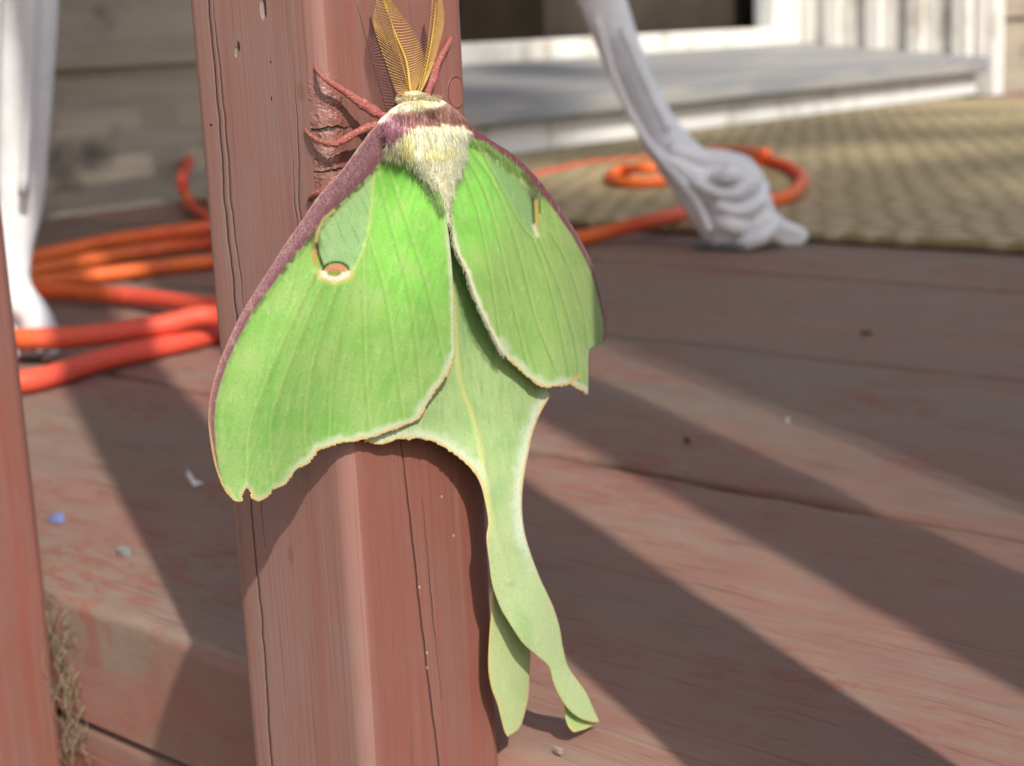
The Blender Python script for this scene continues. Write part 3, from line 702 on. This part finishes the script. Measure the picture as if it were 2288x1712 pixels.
    c = mixc(c, (48, 50, 42), np.exp(-(seg_dist(x, y, [(706, 545), (711, 568), (720, 594)])/4.2)**2)); c = mixc(c, (222, 160, 96), np.exp(-(seg_dist(x, y, [(702, 560), (704, 590)])/4.5)**2)*.9)
    e = np.hypot((x-748)/33, (y-604)/23); c = mixc(c, (222, 216, 128), ss(e, 1.55, 1.15)*ss(y, 590, 612)); c = mixc(c, (252, 248, 236), ss(e, 1.12, .95)*ss(y, 598, 608))
    et = np.hypot((x-750)/31, (y-606)/22); c = mixc(c, (224, 164, 110), ss(et, .85, .7)*ss(y, 610, 606)); c = mixc(c, (50, 56, 48), np.exp(-((et-.93)/.13)**2)*ss(y, 607, 602))
    c = mixc(c, (158, 168, 72), ss(np.hypot((x-746)/17, (y-610)/8), 1.05, .8)); c = mixc(c, (208, 148, 128), ss(np.hypot((x-748)/15, (y-603)/5), 1.1, .7)*.8)
    return c
fw = wing('forewing', LF, depth_LF, color_LF, LFc, 3.0, LFouter, label='broad green left forewing with a full eye spot and purple leading edge')

RF = [(1010, 262), (1022, 252), (1053, 281), (1096, 313), (1151, 348), (1183, 380), (1214, 415), (1253, 470), (1285, 517), (1308, 560), (1328, 603), (1340, 647), (1348, 682), (1354, 713), (1352, 760), (1344, 768), (1316, 780), (1314, 811), (1314, 882), (1297, 874), (1273, 861), (1253, 864), (1214, 866), (1202, 862), (1175, 841), (1151, 819), (1128, 796), (1112, 772), (1092, 733), (1069, 686), (1053, 643), (1041, 607), (1022, 568), (1012, 537), (1008, 493), (1006, 438), (1000, 380), (1000, 310)]
RFc = [i for i, p in enumerate(RF) if p in ((1352, 760), (1316, 780), (1314, 882), (1273, 861), (1010, 262), (1000, 310))]
RFcosta = RF[1:15]; RFouter = RF[18:28]; RFin = RF[26:36]
RFv = [[(1020, 340), (1062, 450), (1088, 560), (1108, 680), (1122, 780)], [(1030, 330), (1085, 430), (1122, 560), (1152, 700), (1190, 855)], [(1045, 325), (1110, 420), (1160, 560), (1202, 720), (1258, 858)], [(1195, 540), (1218, 600), (1250, 720), (1278, 858)], [(1205, 532), (1250, 640), (1285, 760), (1300, 870)], [(1232, 520), (1275, 600), (1305, 700), (1316, 780)], [(1075, 335), (1128, 430), (1165, 500), (1196, 536)]]
RFv = [catmull(v, 6) for v in RFv]
def depth_RF(x, y):
    v, d = tens(x, y, RFv, 8); q = .0007*np.sin(x/40.0+y/200)
    t0 = tR(x, y); qq = rays(x, y); X = t0*qq[:, 0]; bend = 23.0*np.maximum(0, X-.246)**2/qq[:, 1]
    return t0+bend+(-v*.0003+q-.0012*np.exp(-((x-1150)/120)**2-((y-600)/200)**2))
def color_RF(x, y):
    n1 = vnoise(x, y, 60, 11); n2 = vnoise(x, y, 20, 15); st_ = vnoise(x-y*.3, y*.12, 8, 18)
    c = np.tile(lin((150, 198, 100)), (len(x), 1))
    c = mixc(c, (126, 230, 76), ss(np.hypot((x-1050)/110, (y-430)/200), 1.15, .2)*.9); c = mixc(c, (160, 186, 96), ss(x-(y-600)*.25, 1190, 1290)*.6)
    c = mixc(c, (168, 208, 128), ss(y, 720, 860)*.6)
    c = mixc(c, (120, 186, 70), ss(n1, .05, .5)*.4); c = mixc(c, (118, 182, 72), ss(st_, .1, .5)*.35); c = mixc(c, (186, 214, 124), ss(st_, -.12, -.5)*.3)
    cell = inside(x, y, [(1060, 315), (1100, 340), (1150, 375), (1180, 420), (1192, 470), (1194, 530), (1165, 500), (1125, 430), (1080, 350)]); c = mixc(c, (128, 176, 116), cell*.75)
    v, d = tens(x, y, RFv, 2.8); c = mixc(c, (196, 220, 122), v*.36); v2, _ = tens(x+5, y, RFv, 2.4); c = mixc(c, (72, 140, 52), v2*.45)
    do = seg_dist(x, y, RFouter); c = mixc(c, (222, 236, 208), ss(do+n2*9, 26, 8)*.8); c = mixc(c, (232, 204, 142), ss(do+n2*4, 8, 3.5)*.9)
    c = mixc(c, (228, 196, 120), np.exp(-(seg_dist(x, y, [(1272, 858), (1282, 846), (1293, 840)])/4)**2))
    di = seg_dist(x, y, RFin); c = mixc(c, (226, 236, 198), ss(di+n2*4, 13, 4)*ss(y, 470, 560)); c = mixc(c, (236, 236, 210), ss(di, 6, 3)*ss(y, 470, 560))
    dc = seg_dist(x, y, RFcosta); wc = np.interp(y, [260, 330, 450, 560, 700, 760], [24, 14, 13, 11, 8, 5])
    c = mixc(c, (84, 100, 58), ss(dc+n2*3, wc+15, wc+6)*ss(y, 470, 420)*.85); c = mixc(c, (92, 96, 66), np.exp(-(seg_dist(x, y, [(1180, 410), (1192, 440), (1205, 430)])/12)**2)*.9)
    c = mixc(c, (206, 214, 132), np.exp(-((dc-wc-17)/4)**2)*.7*ss(y, 440, 400)); c = mixc(c, (128, 72, 84), ss(dc, wc+2, wc-2)); c = mixc(c, (176, 130, 104), ss(dc, 3.6, 1.6)*.75*ss(y, 400, 600))
    c = mixc(c, (40, 36, 30), np.exp(-(seg_dist(x, y, [(1189, 445), (1192, 500)])/3.2)**2)*.95); c = mixc(c, (220, 178, 96), np.exp(-(seg_dist(x, y, [(1198, 450), (1199, 505)])/3.6)**2)*.95)
    c = mixc(c, (60, 50, 40), np.exp(-(seg_dist(x, y, [(1204, 440), (1205, 475)])/2.4)**2)*.8); c = mixc(c, (234, 234, 196), np.exp(-(seg_dist(x, y, [(1192, 505), (1199, 526)])/5)**2)*.9)
    return c
wing('forewing', RF, depth_RF, color_RF, RFc, 3.0, RFouter, label='narrow foreshortened green forewing with a torn lower tip')

HW = [(1000, 520), (990, 600), (940, 760), (860, 900), (805, 968), (817, 987), (838, 993), (859, 992), (889, 982), (914, 981), (944, 982), (980, 993), (1003, 1007), (1034, 1030), (1059, 1055), (1075, 1086), (1085, 1127), (1091, 1168), (1087, 1204), (1093, 1256), (1100, 1307), (1118, 1358), (1136, 1389), (1167, 1436), (1198, 1464), (1226, 1490), (1236, 1523), (1249, 1554), (1270, 1585), (1295, 1605), (1326, 1615), (1339, 1613), (1326, 1585), (1306, 1543), (1270, 1492), (1257, 1446), (1249, 1400), (1234, 1353), (1208, 1297), (1190, 1251), (1175, 1204), (1167, 1158), (1166, 1107), (1172, 1055), (1180, 1014), (1190, 968), (1208, 922), (1229, 886), (1225, 876), (1200, 840), (1150, 780), (1090, 660), (1040, 560)]
HWc = [i for i, p in enumerate(HW) if p in ((1339, 1613), (1229, 886), (817, 987), (1000, 520))]
HWl = HW[5:32]; HWr = HW[31:48]
HWv = [catmull([(1012, 640), (1020, 760), (1028, 850), (1054, 927), (1070, 984), (1085, 1066), (1105, 1180), (1140, 1300)], 6)]
def yplane(x, y, Yv): q = rays(x, y); return Yv/q[:, 1]
_hy = np.arange(300, 1800, 5.0); _hv = np.interp(_hy, [500, 900, 980, 1080, 1200, 1400, 1650], [.0052, .0045, .0048, .0085, .0115, .0125, .0120]); _hv = np.convolve(np.pad(_hv, 16, 'edge'), np.hanning(35)[1:-1]/np.hanning(35).sum(), 'valid')[:len(_hy)]
def h_hw(y): return np.interp(y, _hy, _hv)
def depth_HW(x, y):
    v, _ = tens(x, y, HWv, 8)
    cx = np.interp(y, [1150, 1300, 1400, 1500, 1610], [1130, 1160, 1200, 1250, 1310])
    cup = ss(y, 1050, 1250)*((x-cx)/60.0)**2*.0012
    tw = ss(y, 1380, 1600)*(x-cx)*.00003
    lead = .0004*np.sin(x/33.0+y/110)
    a_ = yplane(x, y, BY-h_hw(y)); b_ = np.maximum(a_, tL(x, y)+.0009); k = ss(y, 1120, 1000)*ss(x, 1010, 900)
    return a_*(1-k)+b_*k-v*.0004+cup+tw+lead
def color_HW(x, y):
    n1 = vnoise(x, y, 60, 21); n2 = vnoise(x, y, 18, 25); hair = vnoise(x*1.0-y*.12, y*.10, 6, 28)
    c = np.tile(lin((170, 206, 138)), (len(x), 1)); c = mixc(c, (134, 192, 116), ss(y, 900, 640)*.7); c = mixc(c, (190, 214, 160), ss(y, 980, 1230)*.9)
    c = mixc(c, (112, 170, 96), ss(hair, .1, .5)*.4*ss(y, 1250, 900)); c = mixc(c, (196, 222, 150), ss(hair, -.1, -.5)*.35)
    c = mixc(c, (134, 188, 112), ss(n1, .1, .5)*.4)
    c = mixc(c, (214, 222, 140), np.exp(-(seg_dist(x, y, HWv[0])/6)**2)*.8*ss(y, 1290, 1060))
    dl = seg_dist(x, y, HWl); dr = seg_dist(x, y, HWr)
    c = mixc(c, (220, 236, 212), ss(dl+n2*8, 34, 10)*ss(y, 1120, 1030)*.8); c = mixc(c, (224, 238, 218), ss(dr+n2*8, 34, 8)*ss(y, 1330, 1180)*.85)
    w1 = 8-4.5*ss(y, 1080, 1200); c = mixc(c, (232, 204, 140), ss(np.minimum(dl, dr)+n2*3.5, w1, w1*.45)*(.92-.45*ss(y, 1150, 1300)))
    return c
wing('hindwing', HW, depth_HW, color_HW, HWc, 3.4, HW[5:15], label='front hindwing with long curved twisting tail')
# curled flap under the end of the front tail
FL = [(1262, 1578), (1263, 1600), (1268, 1620), (1281, 1636), (1296, 1633), (1311, 1628), (1338, 1614), (1320, 1610), (1295, 1600), (1275, 1584)]
wing('tail_curl', FL, lambda x, y: yplane(x, y, BY-h_hw(y)+.0016+(y-1600)*-.00002), lambda x, y: mixc(np.tile(lin((176, 208, 132)), (len(x), 1)), (226, 204, 130), ss(seg_dist(x, y, FL[2:7]), 5, 3)), (6,), 3.0)
RH = [(1004, 560), (1010, 640), (1015, 780), (1035, 920), (1070, 1030), (1100, 1110), (1110, 1200), (1106, 1280), (1100, 1320), (1098, 1364), (1093, 1425), (1091, 1492), (1098, 1538), (1111, 1574), (1126, 1631), (1134, 1647), (1152, 1636), (1161, 1628), (1172, 1595), (1180, 1554), (1182, 1513), (1184, 1461), (1182, 1390), (1168, 1300), (1155, 1200), (1150, 1100), (1160, 1000), (1180, 930), (1205, 872), (1180, 810), (1100, 660), (1040, 570)]
RHc = (15,)
def depth_RH(x, y):
    cx = np.interp(y, [1300, 1450, 1640], [1125, 1138, 1138])
    return yplane(x, y, BY-h_hw(y)*np.interp(y, [500, 1300, 1400, 1650], [.72, .66, .58, .45]))+ss(y, 1300, 1450)*((x-cx)/45)**2*.0010
def color_RH(x, y):
    c = color_HW(x, np.maximum(y, 1310)); c = mixc(c, (194, 212, 154), np.full(len(x), .5)); e = seg_dist(x, y, RH[8:22]); return mixc(c, (228, 206, 132), ss(e, 5, 2.5)*.85)
wing('hindwing', RH, depth_RH, color_RH, RHc, 3.6, None, label='rear hindwing whose straight tail hangs against the baluster')

# ---- body: one continuous mesh, fur as a child
rows = [(214, 944, 958), (219, 922, 975), (226, 903, 992), (240, 880, 1014), (255, 862, 1030), (275, 843, 1046), (300, 850, 1050), (325, 866, 1046), (350, 893, 1040), (375, 922, 1033), (407, 947, 1020), (440, 972, 1013), (475, 992, 1004), (500, 999, 1006)]
RW = catmull(np.array(rows, float), 5); NS = 28
def body_pt(y, a, b, th, lift=0.0):
    c = (a+b)/2; w = (b-a)/2; x = c+w*np.sin(th)
    xa = np.array([a]); ya = np.array([y]); tl = tL(xa, ya)[0]; tr = tR(np.array([b]), ya)[0]
    k = (x-a)/(b-a+1e-9); base_ = tl*(1-k)+tr*k
    bulge = np.interp(y, [214, 240, 290, 350, 420, 500], [.002, .0050, .0066, .0070, .0048, .0010])
    t = base_+.0016-(bulge*np.cos(th) if np.cos(th) > 0 else bulge*.7*np.cos(th))-lift
    return CC+ray(x, y)*t
V = []; 
for (y, a, b) in RW:
    for k in range(NS): V.append(body_pt(y, a, b, 2*math.pi*k/NS))
F = []
for j in range(len(RW)-1):
    for k in range(NS): F.append((j*NS+k, j*NS+(k+1) % NS, (j+1)*NS+(k+1) % NS, (j+1)*NS+k))
F.append(tuple(range(NS))[::-1]); F.append(tuple((len(RW)-1)*NS+k for k in range(NS)))
def body_color(x, y):
    x = np.asarray(x, float); y = np.asarray(y, float); n = np.array([noise.noise(Vector((a/14, b/26, 3))) for a, b in zip(x, y)]); n3 = np.array([noise.noise(Vector((a/40, b/40, 9))) for a, b in zip(x, y)])
    up = np.interp(x, [845, 872, 899, 942, 975, 989, 1010, 1050], [282, 252, 248, 246, 239, 231, 222, 222]); lo = np.interp(x, [845, 872, 885, 899, 934, 980, 994, 1010, 1035, 1050], [340, 323, 310, 297, 284, 281, 274, 281, 279, 290])
    c = np.tile(lin((248, 240, 210)), (len(x), 1)); c = mixc(c, (248, 222, 168), ss(n3, 0, .4)*.5); c = mixc(c, (244, 214, 146), np.exp(-((x-905)/18)**2-((y-335)/24)**2)*.8); c = mixc(c, (244, 240, 222), np.exp(-((x-872)/14)**2-((y-338)/18)**2))
    c = mixc(c, (238, 232, 206), ss(y, 390, 440)); c = mixc(c, (232, 214, 170), ss(n, .15, .5)*.25)
    pu = ss(y+n*6, up-2, up+4)*ss(y+n*6, lo+3, lo-3); c = mixc(c, (178, 134, 124), pu); c = mixc(c, (172, 124, 138), pu*ss(x, 940, 880)); c = mixc(c, (146, 112, 96), pu*ss(x, 900, 960)*.5); c = mixc(c, (200, 168, 172), pu*ss(n, .1, .5)*.4)
    wh = ss(y+n*3, up+2, up-3); c = mixc(c, (236, 230, 208), wh); c = mixc(c, (236, 214, 150), wh*np.exp(-((x-940)/28)**2-((y-232)/8)**2)*.8); c = mixc(c, (150, 112, 118), wh*ss(x, 1000, 1012))
    return c
me = mesh_from('body', V, F)
def px_of(P):
    v = np.asarray(P)-CC; z = v@CF; return 1144+FPX*(v@CR)/z, 856+FPX*(v@CD)/z
def put_color(me, col):
    a = me.color_attributes.new('Col', 'FLOAT_COLOR', 'POINT'); a.data.foreach_set('color', np.hstack([np.clip(col, 0, .97), np.ones((len(col), 1))]).ravel())
bx_, by_ = px_of(np.array(V)); put_color(me, body_color(bx_, by_)*1.1)
def attr_mat(name, rough=.8, trans=.0):
    m = Mat(name, rough, .15); at = m.t.nodes.new('ShaderNodeAttribute'); at.attribute_name = 'Col'; m.color(at.outputs['Color'])
    if trans:
        tr = m.t.nodes.new('ShaderNodeBsdfTranslucent'); m.t.links.new(at.outputs['Color'], tr.inputs[0]); mx = m.t.nodes.new('ShaderNodeMixShader'); mx.inputs[0].default_value = trans
        m.t.links.new(m.b.outputs[0], mx.inputs[1]); m.t.links.new(tr.outputs[0], mx.inputs[2]); m.t.links.new(mx.outputs[0], m.out.inputs[0])
    return m.m
M_BODY = attr_mat('moth_body', .8, .0); M_FUR = attr_mat('moth_fur', .7, .4)
body = link_mesh('body', me, M_BODY, moth, True)
def hairs(name, roots, dirs, lens, rad, cols, parent):
    n = len(roots); roots = np.asarray(roots); dirs = np.asarray(dirs); lens = np.asarray(lens)[:, None]
    s = np.cross(dirs, rng.normal(0, 1, (n, 3))); s /= np.linalg.norm(s, axis=1)[:, None]; b = np.cross(dirs, s)
    bend = rng.normal(0, .16, (n, 3))*lens+CD[None]*lens*.12
    mid = roots+dirs*lens*.55; tip = roots+dirs*lens+bend; V = np.zeros((n, 7, 3)); rad = np.broadcast_to(np.asarray(rad, float), (n,))[:, None]
    for k in range(3):
        o = math.cos(2.094*k)*s+math.sin(2.094*k)*b; V[:, k] = roots+o*rad; V[:, 3+k] = mid+o*rad*.75+bend*.35
    V[:, 6] = tip
    F = []
    for i in range(n):
        q = i*7
        for k in range(3):
            k2 = (k+1) % 3; F.append((q+k, q+k2, q+3+k2, q+3+k)); F.append((q+3+k, q+3+k2, q+6))
    me = mesh_from(name, V.reshape(-1, 3), F); put_color(me, np.repeat(np.asarray(cols), 7, axis=0)); o = link_mesh(name, me, M_FUR, parent, True); o['kind'] = 'stuff'; return o
ro, di, le, hx, hy = [], [], [], [], []
for i in range(11000):
    j = rng.uniform(0, len(RW)-1.01); k = int(j); fr = j-k; y, a, b = RW[k]*(1-fr)+RW[k+1]*fr
    if rng.uniform() > (b-a)/200: continue
    th = rng.uniform(-1.45, 1.45); p = body_pt(y, a, b, th); x = (a+b)/2+(b-a)/2*math.sin(th)
    outw = CR*math.sin(th)*.28-CF*.26*math.cos(th)
    ax = CD*1.0+CR*(.22+.25*math.sin(th)*(1 if y < 300 else -.5))
    if y < 250: ax = CD*.55+CR*.1*math.sin(th)
    tf = Vector((x/22, y/30, 1)); d = ax+outw+CR*.55*noise.noise(tf)-CF*.35*noise.noise(tf+Vector((5, 5, 5)))+rng.normal(0, .09, 3); d /= np.linalg.norm(d)
    ro.append(p); di.append(d); le.append(rng.uniform(.0007, .0016)*(1+.9*rng.uniform()**4)*(1 if y > 285 else .55)); hx.append(x); hy.append(y)
cols = body_color(np.array(hx), np.array(hy))*(.90+.10*rng.uniform(0, 1, (len(hx), 1)))
hairs('fur', ro, di, le, .000042, np.minimum(cols*1.35, .98), body)
# tufts where wings meet the body and pale hair along the inner wing edges
ro, di, le, cl = [], [], [], []
for i in range(500):
    x = rng.uniform(862, 905); y = 318+rng.uniform(0, 26)+(x-862)*.25
    p = CC+ray(x, y)*(tL(np.array([x]), np.array([y]))[0]-.0012); d = CD*1.0+CR*rng.normal(-.25, .3)-CF*.25+rng.normal(0, .1, 3); ro.append(p); di.append(d/np.linalg.norm(d)); le.append(rng.uniform(.001, .0026)); cl.append(lin((226, 226, 184)))
for i in range(700):
    x = rng.uniform(888, 985); y = np.interp(x, [888, 910, 945, 985], [228, 219, 216, 222])+rng.uniform(-3, 9)
    p = CC+ray(x, y)*(tL(np.array([x]), np.array([y]))[0]-rng.uniform(.0005, .003)); d = -CD*rng.uniform(.1, .7)+CR*rng.normal(0, .4)-CF*.8; ro.append(p); di.append(d/np.linalg.norm(d)); le.append(rng.uniform(.0006, .0013)); cl.append(lin((244, 230, 180)))
LI = catmull(RF[26:36], 14)
for i in range(900):
    q = LI[rng.integers(0, len(LI))]+rng.normal(0, 2.5, 2)
    p = CC+ray(q[0], q[1])*(depth_RF(q[:1], q[1:2])[0]-.0003); d = CD*1.0+CR*rng.uniform(-.55, -.05)-CF*.1; ro.append(p); di.append(d/np.linalg.norm(d)); le.append(rng.uniform(.0003, .0008)); cl.append(lin((232, 236, 206)))
for i in range(700):
    t = rng.uniform(0, 1); x = np.interp(t, [0, .4, 1], [1035, 1085, 1165])+rng.normal(0, 5); y = np.interp(t, [0, .4, 1], [305, 325, 385])+rng.normal(0, 4)
    p = CC+ray(x, y)*(depth_RF(np.array([x]), np.array([y]))[0]-.0002); d = CD*1.0+CR*rng.uniform(-.2, .5)-CF*.15; ro.append(p); di.append(d/np.linalg.norm(d)); le.append(rng.uniform(.0008, .0018)); cl.append(lin((176, 214, 130)))
for i in range(500):
    t = rng.uniform(0, 1); x = 925+65*t+rng.normal(0, 5); y = 365+105*t+rng.normal(0, 5)
    p = CC+ray(x, y)*(depth_LF(np.array([x]), np.array([y]))[0]-.0002); d = CD*1.0+CR*rng.uniform(-.5, .2)-CF*.15; ro.append(p); di.append(d/np.linalg.norm(d)); le.append(rng.uniform(.0008, .002)); cl.append(lin((190, 222, 150)))
hairs('wing_hair', ro, di, le, .000032, np.array(cl)*.9, body)
# head with eye
hp = body_pt(222, 893, 925, 0)
head = tubes('head', [(np.array([on_plane(x, y, 1, Yv) for x, y, Yv in ((884, 232, .2150), (892, 222, .2140), (908, 217, .2130), (930, 215, .2126), (950, 218, .2128))]), np.array([.0005, .0009, .0010, .0011, .0008]))], simple('head_fur', (.66, .56, .36, 1), .9, .1, 900, .3, None, .0003), moth, 12)
tubes('eye', [(np.array([on_plane(x, y, 1, Yv) for x, y, Yv in ((884, 229, .2140), (887, 231, .2138), (890, 233, .2140))]), np.array([.0003, .0008, .0003]))], simple('eye_dark', (.03, .025, .02, 1), .25, .6), head, 10)
# ---- legs
M_LEG = (lambda m: (m.color(m.mix(m.noise(1500, 1500, 1500, 3).step(.52, .7), (.40, .115, .11, 1), (.50, .30, .13, 1))), m.bump(m.noise(2600, 2600, 2600), .0006), m.m)[-1])(Mat('pink_moth_leg', .7))
def moth_leg(pts, rad):
    P = []
    for x, y, face, h in pts:
        P.append(on_plane(x, y, 1, BY-h) if face == 'R' else on_plane(x, y, 0, BX-h))
    S = catmull(P, 6); r_ = .88*np.interp(np.linspace(0, 1, len(S)), np.linspace(0, 1, len(rad)), rad)*(1+.08*rng.normal(0, 1, len(S)))
    lg = tubes('leg', [(S, r_)], M_LEG, moth, 9)
    n = 330; i = rng.integers(0, len(S)-1, n); fr = rng.uniform(0, 1, (n, 1)); c0 = S[i]*(1-fr)+S[i+1]*fr; ax = S[i]-S[i+1]; ax /= np.linalg.norm(ax, axis=1)[:, None]
    o = np.cross(ax, rng.normal(0, 1, (n, 3))); o /= np.linalg.norm(o, axis=1)[:, None]; d = ax*.9+o*.55; d /= np.linalg.norm(d, axis=1)[:, None]
    cc = np.where(rng.uniform(0, 1, (n, 1)) < .68, lin((206, 118, 116))[None], lin((224, 190, 120))[None])
    hairs('leg_hair', c0+o*r_[i][:, None]*.8, d, rng.uniform(.0003, .0008, n), .000028, cc, lg)
    return lg
moth_leg([(703, 151, 'L', -.0008), (712, 162, 'L', .0006), (730, 179, 'R', .0018), (769, 204, 'R', .0030), (807, 231, 'R', .0045), (850, 258, 'R', .0060), (880, 275, 'R', .0060)], (.00030, .00042, .00062, .00066, .00105, .0011, .001))
moth_leg([(682, 290, 'L', .0001), (695, 304, 'L', .0008), (714, 315, 'L', .0012), (741, 322, 'R', .0022), (763, 316, 'R', .0032), (796, 297, 'R', .0045), (834, 281, 'R', .0055), (860, 280, 'R', .0055)], (.00028, .00042, .0005, .00072, .00080, .0009, .0010))
moth_leg([(1007, 86, 'R', .0002), (1002, 97, 'R', .0008), (989, 120, 'R', .0014), (976, 146, 'R', .0020), (968, 172, 'R', .0032), (954, 205, 'R', .0046), (945, 225, 'R', .0050)], (.0004, .0006, .0006, .00085, .0011, .0011, .001))
moth_leg([(690, 446, 'L', .0001), (698, 439, 'L', .0008), (712, 432, 'L', .0020), (760, 400, 'R', .0030), (850, 350, 'R', .0040)], (.0003, .0005, .0007, .0008, .0009))
# ---- feathery antennae
M_ANT = simple('ochre_antenna', (.47, .285, .085, 1), .6, .3, 900, .2)
M_RACH = simple('yellow_antenna_shaft', (.50, .36, .06, 1), .55, .3)
def antenna(rach, left, right, Yt, Yb, n, droop):
    """Yb / Yt: world Y of shaft at base and tip"""
    Rk = catmull(np.array(rach, float), 8); Lk = catmull(np.array(left, float), 8); Rr = catmull(np.array(right, float), 8)
    def samp(K, t): i = t*(len(K)-1); k = min(int(i), len(K)-2); return K[k]*(1-(i-k))+K[k+1]*(i-k)
    def Yat(t): return Yb+(Yt-Yb)*min(1, t*1.6)
    P = [on_plane(*samp(Rk, t), 1, Yat(t)) for t in np.linspace(0, 1, 40)]
    shaft = tubes('antenna', [(np.array(P), np.linspace(.00034, .00012, 40))], M_RACH, moth, 7)
    it = []
    for k in range(n):
        for sub, dy in ((0, 0.0),):
            t = (k+.5+.5*sub)/n; c = samp(Rk, min(t, 1))
            for K, sgn in ((Lk, -1), (Rr, 1)):
                e = samp(K, min(1, t+droop[0 if sgn < 0 else 1])); mid = (c+e)/2+np.array([0, 2.0])
                Yc = Yat(t); pts = [on_plane(*c, 1, Yc), on_plane(*mid, 1, Yc-.0007+dy), on_plane(*e, 1, Yc-.0005+dy*1.4)]
                it.append((catmull(pts, 3), np.linspace(.00012, .00009, 7)))
    tubes('barb', it, M_ANT, shaft, 5)['kind'] = 'stuff'
antenna([(918, 216), (915, 190), (907, 136), (883, 76), (856, 0), (846, -40)], [(905, 214), (886, 206), (871, 168), (853, 117), (837, 68), (834, 41), (839, 10), (845, -20), (846, -44)], [(922, 213), (940, 180), (947, 150), (947, 120), (936, 90), (915, 54), (896, 27), (872, -4), (850, -44)], .2165, .2130, 52, (.01, -.03))
antenna([(930, 215), (940, 190), (956, 130), (967, 68), (974, 0), (974, -40)], [(926, 213), (936, 195), (944, 160), (953, 110), (960, 55), (965, 0), (973, -42)], [(935, 213), (950, 188), (966, 150), (982, 100), (993, 45), (988, 0), (976, -42)], .2150, .2128, 46, (.06, .10))
